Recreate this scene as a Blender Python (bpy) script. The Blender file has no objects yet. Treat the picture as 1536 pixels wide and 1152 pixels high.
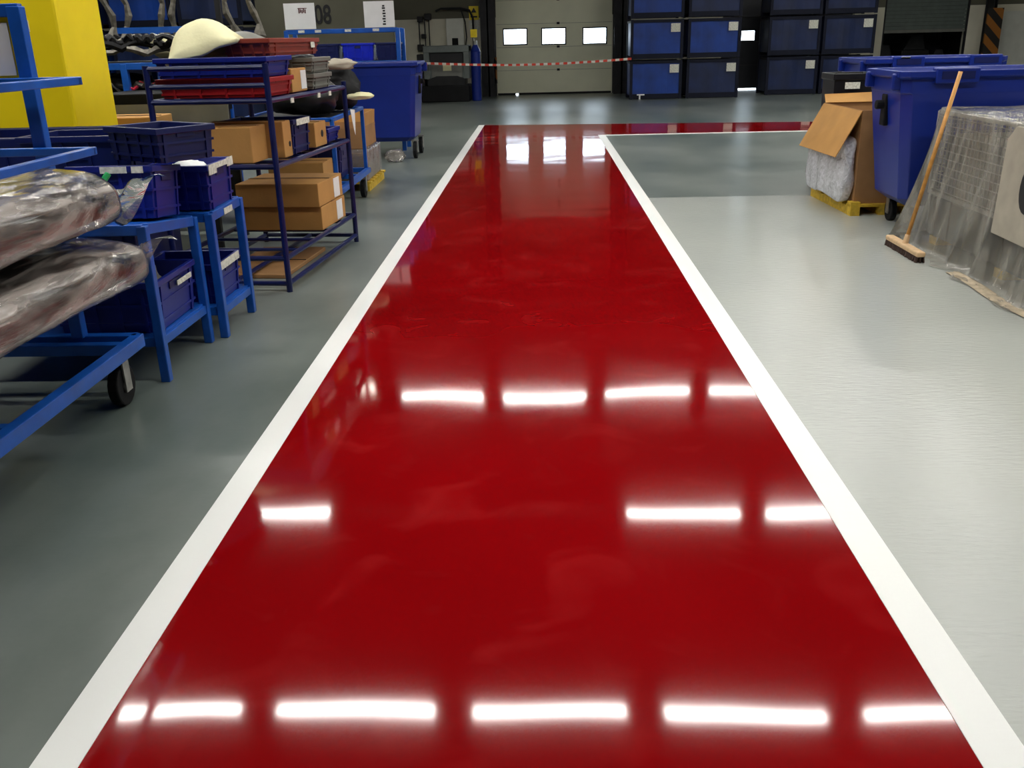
import bpy, bmesh, math, random
from mathutils import Vector, Matrix, noise, Euler
random.seed(7)
PI = math.pi
S = bpy.context.scene
C = S.collection

# ------------------------------------------------------------------ camera
cam = bpy.data.cameras.new('camera'); cam.sensor_width = 36.0; cam.lens = 1380.0 / 1536.0 * 36.0
cam.clip_start = 0.05; cam.clip_end = 300
co = bpy.data.objects.new('camera', cam); C.objects.link(co)
rt = Vector((0.99933835, 0.02780441, -0.02344732)); up = Vector((0.01219193, 0.35128495, 0.93618921))
fw = Vector((-0.03426688, 0.93585565, -0.35071353))
M4 = Matrix.Identity(4)
for i in range(3):
    M4[i][0] = rt[i]; M4[i][1] = up[i]; M4[i][2] = -fw[i]
M4[0][3], M4[1][3], M4[2][3] = 0, 0, 1.51
co.matrix_world = M4
S.camera = co

# ------------------------------------------------------------------ world: bright overcast daylight outside the hall
w = bpy.data.worlds.new('overcast_daylight'); S.world = w; w.use_nodes = True
bg = w.node_tree.nodes['Background']; bg.inputs[0].default_value = (0.80, 0.90, 1.0, 1); bg.inputs[1].default_value = 9.0

# ------------------------------------------------------------------ view
S.view_settings.view_transform = 'Standard'; S.view_settings.look = 'None'
S.view_settings.exposure = 0.36; S.view_settings.gamma = 1.0; S.view_settings.use_curve_mapping = False
TUBE = 47.0     # radiance of the fluorescent battens

# ------------------------------------------------------------------ materials
def newmat(name):
    m = bpy.data.materials.new(name); m.use_nodes = True
    return m, m.node_tree, m.node_tree.nodes['Principled BSDF']
def link(nt, a, b): nt.links.new(a, b)
def mat(name, col, rough=0.5, metal=0.0, var=0.12, scale=6.0, spec=0.5, coat=0.0, bump=0.0, bscale=40.0, detail=4.0, rvar=0.0):
    m, nt, p = newmat(name)
    p.inputs['Roughness'].default_value = rough; p.inputs['Metallic'].default_value = metal
    p.inputs['Specular IOR Level'].default_value = spec; p.inputs['Coat Weight'].default_value = coat
    tc = nt.nodes.new('ShaderNodeTexCoord')
    nz = nt.nodes.new('ShaderNodeTexNoise'); nz.inputs['Scale'].default_value = scale; nz.inputs['Detail'].default_value = detail
    link(nt, tc.outputs['Object'], nz.inputs['Vector'])
    rp = nt.nodes.new('ShaderNodeValToRGB')
    e = rp.color_ramp.elements
    e[0].position = 0.3; e[1].position = 0.7
    e[0].color = tuple(c * (1 - var) for c in col) + (1,)
    e[1].color = tuple(min(1, c * (1 + var)) for c in col) + (1,)
    link(nt, nz.outputs['Fac'], rp.inputs['Fac']); link(nt, rp.outputs['Color'], p.inputs['Base Color'])
    if rvar:
        mr = nt.nodes.new('ShaderNodeMapRange'); mr.inputs['To Min'].default_value = rough - rvar; mr.inputs['To Max'].default_value = rough + rvar
        link(nt, nz.outputs['Fac'], mr.inputs['Value']); link(nt, mr.outputs['Result'], p.inputs['Roughness'])
    if bump:
        n2 = nt.nodes.new('ShaderNodeTexNoise'); n2.inputs['Scale'].default_value = bscale
        link(nt, tc.outputs['Object'], n2.inputs['Vector'])
        b = nt.nodes.new('ShaderNodeBump'); b.inputs['Strength'].default_value = bump; b.inputs['Distance'].default_value = 0.01
        link(nt, n2.outputs['Fac'], b.inputs['Height']); link(nt, b.outputs['Normal'], p.inputs['Normal'])
    return m
def emit(name, col, strength):
    m, nt, p = newmat(name)
    p.inputs['Base Color'].default_value = (0.8, 0.8, 0.8, 1)
    p.inputs['Emission Color'].default_value = tuple(col) + (1,); p.inputs['Emission Strength'].default_value = strength
    return m
def film(name, tint, opaque, rough=0.12, gloss=0.25, bscale=14.0, bump=0.5):
    """thin plastic sheet: clear, part milky, glossy and creased"""
    m, nt, p = newmat(name); nt.nodes.remove(p)
    out = nt.nodes['Material Output']
    tr = nt.nodes.new('ShaderNodeBsdfTransparent'); tr.inputs[0].default_value = (0.96, 0.95, 0.94, 1)
    df = nt.nodes.new('ShaderNodeBsdfDiffuse'); df.inputs[0].default_value = tuple(tint) + (1,)
    gl = nt.nodes.new('ShaderNodeBsdfGlossy'); gl.inputs['Roughness'].default_value = rough
    tc = nt.nodes.new('ShaderNodeTexCoord'); nz = nt.nodes.new('ShaderNodeTexNoise')
    nz.inputs['Scale'].default_value = bscale; nz.inputs['Detail'].default_value = 5; nz.inputs['Distortion'].default_value = 1.5
    link(nt, tc.outputs['Object'], nz.inputs['Vector'])
    b = nt.nodes.new('ShaderNodeBump'); b.inputs['Strength'].default_value = bump; b.inputs['Distance'].default_value = 0.02
    link(nt, nz.outputs['Fac'], b.inputs['Height']); link(nt, b.outputs['Normal'], gl.inputs['Normal']); link(nt, b.outputs['Normal'], df.inputs['Normal'])
    mr = nt.nodes.new('ShaderNodeMapRange'); mr.inputs['From Min'].default_value = 0.3; mr.inputs['From Max'].default_value = 0.7
    mr.inputs['To Min'].default_value = opaque * 0.6; mr.inputs['To Max'].default_value = min(1, opaque * 1.4)
    link(nt, nz.outputs['Fac'], mr.inputs['Value'])
    m1 = nt.nodes.new('ShaderNodeMixShader'); link(nt, mr.outputs['Result'], m1.inputs[0]); link(nt, tr.outputs[0], m1.inputs[1]); link(nt, df.outputs[0], m1.inputs[2])
    fr = nt.nodes.new('ShaderNodeFresnel'); fr.inputs['IOR'].default_value = 1.45
    ma = nt.nodes.new('ShaderNodeMath'); ma.operation = 'ADD'; ma.inputs[1].default_value = gloss * 0.1; link(nt, fr.outputs[0], ma.inputs[0])
    m2 = nt.nodes.new('ShaderNodeMixShader'); link(nt, ma.outputs[0], m2.inputs[0]); link(nt, m1.outputs[0], m2.inputs[1]); link(nt, gl.outputs[0], m2.inputs[2])
    link(nt, m2.outputs[0], out.inputs['Surface'])
    return m
def floor_mat(name, c0, c1, rough, streak=1.0, bump=0.15, coat=0.0, coatr=0.03, spec=0.5, wav=0.0, sc=0.6, marks=None, det=8):
    m, nt, p = newmat(name)
    tc = nt.nodes.new('ShaderNodeTexCoord')
    mp = nt.nodes.new('ShaderNodeMapping'); mp.inputs['Scale'].default_value = (1.0, streak, 1.0); link(nt, tc.outputs['Object'], mp.inputs['Vector'])
    n1 = nt.nodes.new('ShaderNodeTexNoise'); n1.inputs['Scale'].default_value = sc; n1.inputs['Detail'].default_value = det; n1.inputs['Roughness'].default_value = 0.6; n1.inputs['Distortion'].default_value = 0.15
    link(nt, mp.outputs[0], n1.inputs['Vector'])
    rp = nt.nodes.new('ShaderNodeValToRGB'); e = rp.color_ramp.elements
    e[0].position = 0.33; e[1].position = 0.68; e[0].color = tuple(c0) + (1,); e[1].color = tuple(c1) + (1,)
    link(nt, n1.outputs['Fac'], rp.inputs['Fac'])
    colout = rp.outputs['Color']
    if marks:
        n3 = nt.nodes.new('ShaderNodeTexNoise'); n3.inputs['Scale'].default_value = 3.4; n3.inputs['Detail'].default_value = 2.5; n3.inputs['Distortion'].default_value = 0.9
        link(nt, tc.outputs['Object'], n3.inputs['Vector'])
        r3 = nt.nodes.new('ShaderNodeValToRGB'); q = r3.color_ramp.elements
        q[0].position = 0.54; q[0].color = (0, 0, 0, 1); q[1].position = 0.74; q[1].color = (1, 1, 1, 1)
        x = r3.color_ramp.elements.new(0.9); x.color = (0.3, 0.3, 0.3, 1)
        link(nt, n3.outputs['Fac'], r3.inputs['Fac'])
        mx = nt.nodes.new('ShaderNodeMixRGB'); mx.inputs['Color2'].default_value = tuple(marks) + (1,)
        mm = nt.nodes.new('ShaderNodeMath'); mm.operation = 'MULTIPLY'; mm.inputs[1].default_value = 0.17
        link(nt, r3.outputs['Color'], mm.inputs[0]); link(nt, mm.outputs[0], mx.inputs['Fac']); link(nt, colout, mx.inputs['Color1'])
        colout = mx.outputs['Color']
    link(nt, colout, p.inputs['Base Color'])
    p.inputs['Specular IOR Level'].default_value = spec
    mr = nt.nodes.new('ShaderNodeMapRange'); mr.inputs['From Min'].default_value = 0.3; mr.inputs['From Max'].default_value = 0.7
    mr.inputs['To Min'].default_value = rough * 0.94; mr.inputs['To Max'].default_value = rough * 1.08
    n2 = nt.nodes.new('ShaderNodeTexNoise'); n2.inputs['Scale'].default_value = 14; n2.inputs['Detail'].default_value = 6
    mp2 = nt.nodes.new('ShaderNodeMapping'); mp2.inputs['Scale'].default_value = (1.0, 4.0, 1.0); link(nt, tc.outputs['Object'], mp2.inputs['Vector'])
    link(nt, mp2.outputs[0], n2.inputs['Vector']); link(nt, n1.outputs['Fac'], mr.inputs['Value']); link(nt, mr.outputs[0], p.inputs['Roughness'])
    b = nt.nodes.new('ShaderNodeBump'); b.inputs['Strength'].default_value = bump; b.inputs['Distance'].default_value = 0.004
    link(nt, n2.outputs['Fac'], b.inputs['Height']); link(nt, b.outputs['Normal'], p.inputs['Normal'])
    if coat:
        p.inputs['Coat IOR'].default_value = 1.42; p.inputs['Coat Weight'].default_value = coat; p.inputs['Coat Roughness'].default_value = coatr
        n4 = nt.nodes.new('ShaderNodeTexNoise'); n4.inputs['Scale'].default_value = 1.3; n4.inputs['Detail'].default_value = 1.0
        link(nt, tc.outputs['Object'], n4.inputs['Vector'])
        b2 = nt.nodes.new('ShaderNodeBump'); b2.inputs['Strength'].default_value = wav; b2.inputs['Distance'].default_value = 0.02
        link(nt, n4.outputs['Fac'], b2.inputs['Height']); link(nt, b2.outputs['Normal'], p.inputs['Coat Normal'])
    return m

M = {}
M['floor'] = floor_mat('old_grey_green_floor_paint', (0.085, 0.110, 0.100), (0.215, 0.236, 0.216), 0.30, streak=0.7, bump=0.05)
M['floor_pale'] = floor_mat('pale_grey_floor_paint', (0.42, 0.44, 0.41), (0.45, 0.467, 0.43), 0.17, bump=0.55, sc=0.8)
M['floor_red'] = floor_mat('glossy_red_resin', (0.215, 0.001, 0.0022), (0.27, 0.0018, 0.0034), 0.30, bump=0.03, coat=1.0, coatr=0.058, wav=0.17, spec=0.0, marks=(0.50, 0.035, 0.035), det=2)
M['line'] = floor_mat('white_line_paint', (0.88, 0.89, 0.86), (0.92, 0.92, 0.90), 0.35, bump=0.1)
M['blue'] = mat('blue_enamelled_steel', (0.006, 0.085, 0.42), 0.35, var=0.2, scale=9, rvar=0.08)
M['blue_rack'] = mat('dark_blue_painted_pipe', (0.004, 0.009, 0.075), 0.3, var=0.25, scale=12)
M['navy'] = mat('navy_crate_plastic', (0.004, 0.009, 0.085), 0.38, var=0.15, scale=5)
M['crate'] = mat('blue_crate_plastic', (0.005, 0.013, 0.19), 0.36, var=0.15, scale=5)
M['bin'] = mat('blue_bin_plastic', (0.005, 0.022, 0.23), 0.33, var=0.1, scale=3)
M['bin_bright'] = mat('bright_blue_plastic', (0.006, 0.02, 0.55), 0.35)
M['still'] = mat('blue_stillage_paint', (0.001, 0.036, 0.24), 0.5, var=0.35, scale=2.2)
M['still_shaded'] = mat('shaded_stillage_blue', (0.003, 0.013, 0.065), 0.5, var=0.35, scale=2.2)  # same stillage blue with shade put into the colour
M['black'] = mat('black_rubber', (0.006, 0.006, 0.007), 0.6, spec=0.2)
M['still_post'] = mat('black_blue_paint', (0.004, 0.006, 0.018), 0.6, spec=0.25)  # near-black blue for posts, rails and the skirt over the gap
M['blackgloss'] = mat('black_moulded_plastic', (0.009, 0.009, 0.010), 0.35, var=0.3, spec=0.35)
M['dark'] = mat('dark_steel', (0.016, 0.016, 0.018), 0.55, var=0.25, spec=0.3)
M['grey'] = mat('grey_plastic', (0.16, 0.16, 0.14), 0.45)
M['grey_green'] = mat('grey_green_machine_paint', (0.13, 0.15, 0.14), 0.4)
M['paper'] = mat('white_paper', (0.80, 0.80, 0.80), 0.7, var=0.04)
M['label'] = mat('worn_paper_label', (0.66, 0.66, 0.58), 0.7, var=0.25, scale=50)
M['card'] = mat('corrugated_card', (0.47, 0.24, 0.065), 0.8, var=0.12, scale=4, bump=0.1, bscale=60)
M['card_dk'] = mat('brown_carton_card', (0.33, 0.17, 0.065), 0.8, var=0.15, scale=4, bump=0.1, bscale=60)
M['red'] = mat('red_tray_plastic', (0.30, 0.008, 0.01), 0.4)
M['rust'] = mat('dull_red_tray_plastic', (0.24, 0.035, 0.018), 0.4)
M['cream'] = mat('cream_foam', (0.78, 0.74, 0.46), 0.85, var=0.06, bump=0.2)
M['yellow'] = mat('yellow_paint', (0.95, 0.72, 0.003), 0.45, var=0.05, scale=3)
M['pallet'] = mat('yellow_painted_wood', (0.62, 0.40, 0.03), 0.7, var=0.25, scale=20)
M['wood'] = mat('varnished_broom_wood', (0.55, 0.26, 0.055), 0.45, var=0.2, scale=25)
M['wood_pale'] = mat('pale_bare_wood', (0.68, 0.46, 0.26), 0.6, var=0.15, scale=25)
M['bristle'] = mat('dark_bristle', (0.05, 0.025, 0.018), 0.9, var=0.4, scale=90)
M['beige_wall'] = mat('cream_wall_paint', (0.68, 0.65, 0.52), 0.7, var=0.1, scale=1.5)
M['olive'] = mat('olive_wall_panel', (0.115, 0.11, 0.075), 0.7, var=0.12, scale=1.2)
M['door'] = mat('cream_door_panel', (0.80, 0.80, 0.60), 0.5, var=0.04, scale=2)
M['door_dark'] = mat('charcoal_door_panel', (0.035, 0.037, 0.043), 0.5, var=0.1)
M['shutter'] = mat('dull_green_shutter', (0.10, 0.125, 0.11), 0.5, var=0.12)
M['ceil'] = mat('dull_roof_sheet', (0.022, 0.021, 0.020), 0.9, var=0.15)
M['wall'] = mat('dull_wall_sheet', (0.11, 0.105, 0.085), 0.75, var=0.15, scale=0.8)
M['white_panel'] = mat('off_white_panel', (0.62, 0.63, 0.56), 0.6, var=0.05)
M['steel'] = mat('bare_galvanised_steel', (0.42, 0.41, 0.38), 0.35, metal=0.8, var=0.3, scale=15)
M['dull_steel'] = mat('dull_dark_steel', (0.13, 0.12, 0.10), 0.4, metal=0.5, var=0.5, scale=18)
M['brown_foam'] = mat('dark_brown_padding', (0.03, 0.02, 0.015), 0.75, var=0.3, scale=5)
M['board'] = mat('beige_felt_board', (0.40, 0.36, 0.29), 0.85, var=0.1, scale=8)
M['tag'] = mat('red_card_tag', (0.75, 0.02, 0.06), 0.5)
M['green'] = mat('green_plastic', (0.02, 0.42, 0.12), 0.4)
M['cage_box'] = mat('dark_grey_green_bin', (0.07, 0.075, 0.062), 0.55, var=0.3, scale=6)
M['wire'] = mat('dull_zinc_wire', (0.42, 0.40, 0.35), 0.4, metal=0.3)
M['canvas'] = mat('cage_contents_cloth', (0.17, 0.155, 0.125), 0.9, var=0.25, scale=9)
M['film'] = film('clear_polythene_wrap', (0.62, 0.55, 0.50), 0.26, rough=0.13, gloss=0.8, bscale=5, bump=0.8)
M['wrap'] = film('creased_polythene_bag', (0.74, 0.66, 0.60), 0.42, rough=0.16, gloss=0.9, bscale=6, bump=0.9)
for nd in M['wrap'].node_tree.nodes:
    if nd.type == 'TEX_NOISE': _nz = nd
    if nd.type == 'TEX_COORD': _tc = nd
    if nd.type == 'MAP_RANGE': nd.inputs['From Min'].default_value = 0.42; nd.inputs['From Max'].default_value = 0.62; nd.inputs['To Min'].default_value = 0.03; nd.inputs['To Max'].default_value = 0.46
_mp = M['wrap'].node_tree.nodes.new('ShaderNodeMapping'); _mp.inputs['Scale'].default_value = (1.5, 0.22, 1.3); _mp.inputs['Rotation'].default_value = (0.5, 0.0, 0.3)
link(M['wrap'].node_tree, _tc.outputs['Object'], _mp.inputs['Vector']); link(M['wrap'].node_tree, _mp.outputs[0], _nz.inputs['Vector'])
M['sheet'] = film('milky_polythene_sheet', (0.66, 0.63, 0.55), 0.18, rough=0.2, gloss=0.5, bscale=4, bump=0.5)
for nd in M['sheet'].node_tree.nodes:
    if nd.type == 'TEX_NOISE': _nz = nd
    if nd.type == 'TEX_COORD': _tc = nd
    if nd.type == 'MAP_RANGE': nd.inputs['From Min'].default_value = 0.35; nd.inputs['From Max'].default_value = 0.7; nd.inputs['To Min'].default_value = 0.12; nd.inputs['To Max'].default_value = 0.45
_mp = M['sheet'].node_tree.nodes.new('ShaderNodeMapping'); _mp.inputs['Scale'].default_value = (1.6, 1.6, 0.3); _mp.inputs['Rotation'].default_value = (0.25, 0.0, 0.0)
link(M['sheet'].node_tree, _tc.outputs['Object'], _mp.inputs['Vector']); link(M['sheet'].node_tree, _mp.outputs[0], _nz.inputs['Vector'])
M['bubble'] = film('bubble_wrap', (0.93, 0.93, 1.0), 0.95, rough=0.12, gloss=1.5, bscale=22, bump=1.0)
M['yard'] = mat('outdoor_concrete', (0.55, 0.55, 0.53), 0.8)
M['ink'] = mat('black_ink', (0.01, 0.01, 0.012), 0.6)
M['ink_brown'] = mat('dark_red_ink', (0.10, 0.02, 0.02), 0.6)
M['dust'] = mat('tan_dusty_paper', (0.45, 0.37, 0.26), 0.9, var=0.3, scale=14)
M['tube_on'] = emit('lit_fluorescent_diffuser', (1.0, 0.985, 0.93), TUBE)
M['tube_off'] = mat('unlit_diffuser', (0.25, 0.25, 0.25), 0.5)
M['spot_on'] = emit('lit_spot_lens', (1.0, 0.93, 0.8), TUBE * 0.6)
M['fixture'] = mat('white_enamel_batten', (0.6, 0.6, 0.58), 0.5)
def glassmat():
    m, nt, p = newmat('clear_glazing'); nt.nodes.remove(p)
    t = nt.nodes.new('ShaderNodeBsdfTransparent'); t.inputs[0].default_value = (0.93, 0.96, 0.98, 1)
    g = nt.nodes.new('ShaderNodeBsdfGlossy'); g.inputs['Roughness'].default_value = 0.02
    f = nt.nodes.new('ShaderNodeFresnel'); f.inputs[0].default_value = 1.45
    x = nt.nodes.new('ShaderNodeMixShader'); link(nt, f.outputs[0], x.inputs[0]); link(nt, t.outputs[0], x.inputs[1]); link(nt, g.outputs[0], x.inputs[2])
    link(nt, x.outputs[0], nt.nodes['Material Output'].inputs[0])
    return m
M['glass'] = glassmat()
def stripes(name, ca, cb, axis, period, diag=None):
    m, nt, p = newmat(name)
    tc = nt.nodes.new('ShaderNodeTexCoord'); sp = nt.nodes.new('ShaderNodeSeparateXYZ'); link(nt, tc.outputs['Object'], sp.inputs[0])
    src = sp.outputs[axis]
    if diag:
        a = nt.nodes.new('ShaderNodeMath'); a.operation = 'ADD'; link(nt, src, a.inputs[0]); link(nt, sp.outputs[diag], a.inputs[1]); src = a.outputs[0]
    d = nt.nodes.new('ShaderNodeMath'); d.operation = 'DIVIDE'; d.inputs[1].default_value = period; link(nt, src, d.inputs[0])
    f = nt.nodes.new('ShaderNodeMath'); f.operation = 'FRACT'; link(nt, d.outputs[0], f.inputs[0])
    g = nt.nodes.new('ShaderNodeMath'); g.operation = 'GREATER_THAN'; g.inputs[1].default_value = 0.5; link(nt, f.outputs[0], g.inputs[0])
    x = nt.nodes.new('ShaderNodeMixRGB'); x.inputs['Color1'].default_value = tuple(ca) + (1,); x.inputs['Color2'].default_value = tuple(cb) + (1,)
    link(nt, g.outputs[0], x.inputs['Fac']); link(nt, x.outputs[0], p.inputs['Base Color']); p.inputs['Roughness'].default_value = 0.5
    return m
M['tape'] = stripes('red_white_tape', (0.75, 0.06, 0.03), (0.85, 0.80, 0.72), 'X', 0.2)
M['hazard'] = stripes('black_amber_hazard', (0.012, 0.01, 0.008), (0.30, 0.11, 0.012), 'Z', 0.5, 'X')

# ------------------------------------------------------------------ mesh helpers
class MB:
    def __init__(s): s.v = []; s.f = []
    def add(s, vs, fs):
        o = len(s.v); s.v += [tuple(v) for v in vs]; s.f += [tuple(i + o for i in f) for f in fs]; return s
    def box(s, x0, x1, y0, y1, z0, z1):
        return s.add([(x0,y0,z0),(x1,y0,z0),(x1,y1,z0),(x0,y1,z0),(x0,y0,z1),(x1,y0,z1),(x1,y1,z1),(x0,y1,z1)],
                     [(0,3,2,1),(4,5,6,7),(0,1,5,4),(1,2,6,5),(2,3,7,6),(3,0,4,7)])
    def hexa(s, b, t):     # bottom quad, top quad (both counter-clockwise from above)
        return s.add(list(b) + list(t), [(0,3,2,1),(4,5,6,7),(0,1,5,4),(1,2,6,5),(2,3,7,6),(3,0,4,7)])
    def bar(s, p, q, wd, ht=None, upv=(0,0,1)):
        ht = ht or wd; p = Vector(p); q = Vector(q); d = (q - p).normalized(); u = Vector(upv)
        if abs(d.dot(u)) > 0.95: u = Vector((0,1,0))
        a = d.cross(u).normalized(); b = a.cross(d).normalized()
        a *= wd / 2; b *= ht / 2
        return s.add([p-a-b, p+a-b, p+a+b, p-a+b, q-a-b, q+a-b, q+a+b, q-a+b],
                     [(0,1,2,3),(7,6,5,4),(0,4,5,1),(1,5,6,2),(2,6,7,3),(3,7,4,0)])
    def tube(s, p, q, r, n=10, r2=None):
        r2 = r if r2 is None else r2
        p = Vector(p); q = Vector(q); d = (q - p).normalized(); u = Vector((0,0,1))
        if abs(d.dot(u)) > 0.95: u = Vector((0,1,0))
        a = d.cross(u).normalized(); b = d.cross(a).normalized()
        vs = []
        for c, rr in ((p, r), (q, r2)):
            for k in range(n):
                t = 2*PI*k/n; vs.append(c + a*(rr*math.cos(t)) + b*(rr*math.sin(t)))
        fs = [(k, (k+1) % n, n + (k+1) % n, n + k) for k in range(n)]
        fs += [tuple(range(n-1, -1, -1)), tuple(range(n, 2*n))]
        return s.add(vs, fs)
    def path(s, pts, r, n=8):
        pts = [Vector(p) for p in pts]; vs = []; fs = []
        a0 = None
        for i, p in enumerate(pts):
            d = (pts[min(i+1, len(pts)-1)] - pts[max(i-1, 0)]).normalized()
            if a0 is None:
                u = Vector((0,0,1)) if abs(d.z) < 0.9 else Vector((0,1,0)); a0 = d.cross(u).normalized()
            a = (a0 - d*a0.dot(d)).normalized(); a0 = a; b = d.cross(a)
            rr = r[i] if isinstance(r, (list, tuple)) else r
            for k in range(n):
                t = 2*PI*k/n; vs.append(p + a*(rr*math.cos(t)) + b*(rr*math.sin(t)))
        for i in range(len(pts)-1):
            for k in range(n): fs.append((i*n+k, i*n+(k+1)%n, (i+1)*n+(k+1)%n, (i+1)*n+k))
        fs += [tuple(range(n-1,-1,-1)), tuple(range((len(pts)-1)*n, len(pts)*n))]
        return s.add(vs, fs)
    def prism(s, poly, axis, lo, hi):
        """polygon in the two axes other than `axis`, extruded lo..hi"""
        n = len(poly)
        def P(a, b, c): return {'x': (c, a, b), 'y': (a, c, b), 'z': (a, b, c)}[axis]
        vs = [P(a, b, lo) for a, b in poly] + [P(a, b, hi) for a, b in poly]
        fs = [(k, (k+1) % n, n + (k+1) % n, n + k) for k in range(n)] + [tuple(range(n-1,-1,-1)), tuple(range(n, 2*n))]
        return s.add(vs, fs)
    def grid(s, fn, nu, nv):
        vs = [fn(i/nu, j/nv) for i in range(nu+1) for j in range(nv+1)]
        fs = [(i*(nv+1)+j, (i+1)*(nv+1)+j, (i+1)*(nv+1)+j+1, i*(nv+1)+j+1) for i in range(nu) for j in range(nv)]
        return s.add(vs, fs)
    def build(s, name, m, parent=None, bevel=0.0, smooth=False, solid=0.0, sub=0):
        me = bpy.data.meshes.new(name); me.from_pydata(s.v, [], s.f); me.update()
        bm = bmesh.new(); bm.from_mesh(me); bmesh.ops.recalc_face_normals(bm, faces=bm.faces); bm.to_mesh(me); bm.free()
        if smooth:
            for p in me.polygons: p.use_smooth = True
        me.materials.append(M[m] if isinstance(m, str) else m)
        o = bpy.data.objects.new(name, me); C.objects.link(o)
        if parent: o.parent = parent
        if solid:
            md = o.modifiers.new('thickness', 'SOLIDIFY'); md.thickness = solid; md.offset = 0
        if bevel:
            md = o.modifiers.new('edges', 'BEVEL'); md.width = bevel; md.segments = 2; md.limit_method = 'ANGLE'; md.angle_limit = math.radians(40)
        if sub:
            md = o.modifiers.new('smooth', 'SUBSURF'); md.levels = sub; md.render_levels = sub
        return o
def tag(o, label, cat, group=None):
    o['label'] = label; o['category'] = cat
    if group: o['group'] = group
    return o
def thing(name, label, cat, loc=(0,0,0), rz=0.0, group=None):
    o = bpy.data.objects.new(name, None); C.objects.link(o); o.empty_display_size = 0.1
    o.location = loc; o.rotation_euler = (0, 0, rz)
    return tag(o, label, cat, group)
def struct(o):
    o['kind'] = 'structure'; return o
def dup(root, loc, rz=None, label=None):
    def cp(o, par):
        c = o.copy(); C.objects.link(c); c.parent = par
        for ch in list(o.children): cp(ch, c)
        return c
    r = cp(root, None); r.location = loc
    if rz is not None: r.rotation_euler = (0, 0, rz)
    if label: r['label'] = label
    return r
def text(s, name, size, m, parent, loc, rot, depth=0.002):
    cu = bpy.data.curves.new(name, 'FONT'); cu.body = s; cu.size = size; cu.offset = size*.018; cu.extrude = depth; cu.align_x = 'CENTER'; cu.align_y = 'CENTER'
    t = bpy.data.objects.new(name, cu); C.objects.link(t)
    me = bpy.data.meshes.new_from_object(t.evaluated_get(bpy.context.evaluated_depsgraph_get()))
    bpy.data.objects.remove(t); me.materials.clear(); me.materials.append(M[m])
    o = bpy.data.objects.new(name, me); C.objects.link(o); o.parent = parent; o.location = loc; o.rotation_euler = rot
    return o

# ================================================================== SETTING
XL, XR, YB, YF, HC = -13.0, 15.0, -6.0, 27.9, 5.45
struct(MB().box(XL, XR, YB, YF+0.3, -0.2, 0.0).build('floor', 'floor'))
struct(MB().box(1.065, XR, YB, 9.25, 0.0, 0.002).build('floor_right', 'floor_pale'))
wk = MB()
wk.add([(-1.054,YB,.004),(0.945,YB,.004),(0.945,15.64,.004),(8.6,15.64,.004),(8.6,16.75,.004),(-1.054,17.98,.004),
        (-1.054,YB,0),(0.945,YB,0),(0.945,15.64,0),(8.6,15.64,0),(8.6,16.75,0),(-1.054,17.98,0)],
       [(0,1,2,5),(2,3,4,5),(6,7,1,0),(7,8,2,1),(8,9,3,2),(9,10,4,3),(10,11,5,4),(11,6,0,5)])
struct(wk.build('floor_walkway', 'floor_red'))
struct(MB().box(-1.164, -1.054, YB, 17.98, 0.0, 0.006).build('trim_1', 'line'))
struct(MB().box(0.945, 1.062, YB, 15.64, 0.0, 0.006).build('trim_2', 'line'))
struct(MB().box(1.062, 8.6, 15.54, 15.64, 0.0, 0.006).build('trim_3', 'line'))

# roof with purlins
struct(MB().box(XL, XR, YB, YF+0.3, HC, HC+0.15).build('ceiling', 'ceil'))
for k in range(11):
    y = -4.5 + 3.1*k
    struct(MB().box(XL, XR, y-0.06, y+0.06, HC-0.2, HC).build('roof_beam', 'ceil'))
struct(MB().box(XL-0.2, XL, YB, YF+0.3, 0, HC).build('wall_left', 'wall'))
struct(MB().box(XR, XR+0.2, YB, YF+0.3, 0, HC).build('wall_right', 'wall'))
struct(MB().box(XL-0.2, XR+0.2, YB-0.2, YB, 0, HC).build('wall_front', 'wall'))
# back wall around three doorways
D1, D2, D3 = (-1.22, 2.05, 3.55), (5.15, 8.75, 3.55), (9.62, 11.95, 3.4)
wb = MB(); wu = MB(); y0, y1 = YF, YF+0.3
for xa, xb in ((XL, D1[0]), (D1[1], D2[0]), (D2[1], D3[0]), (D3[1], XR)):
    wb.box(xa, xb, y0, y1, 0, 2.1); wu.box(xa, xb, y0-0.01, y1, 2.1, HC)
for d in (D1, D2, D3): wu.box(d[0], d[1], y0, y1, d[2], HC)
wbo = struct(wb.build('wall_back', 'beige_wall'))
wu.build('upper_cladding', 'olive', wbo)
struct(MB().box(XL, XR, YF+0.3, 60, -0.25, -0.03).build('yard', 'yard'))

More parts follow.
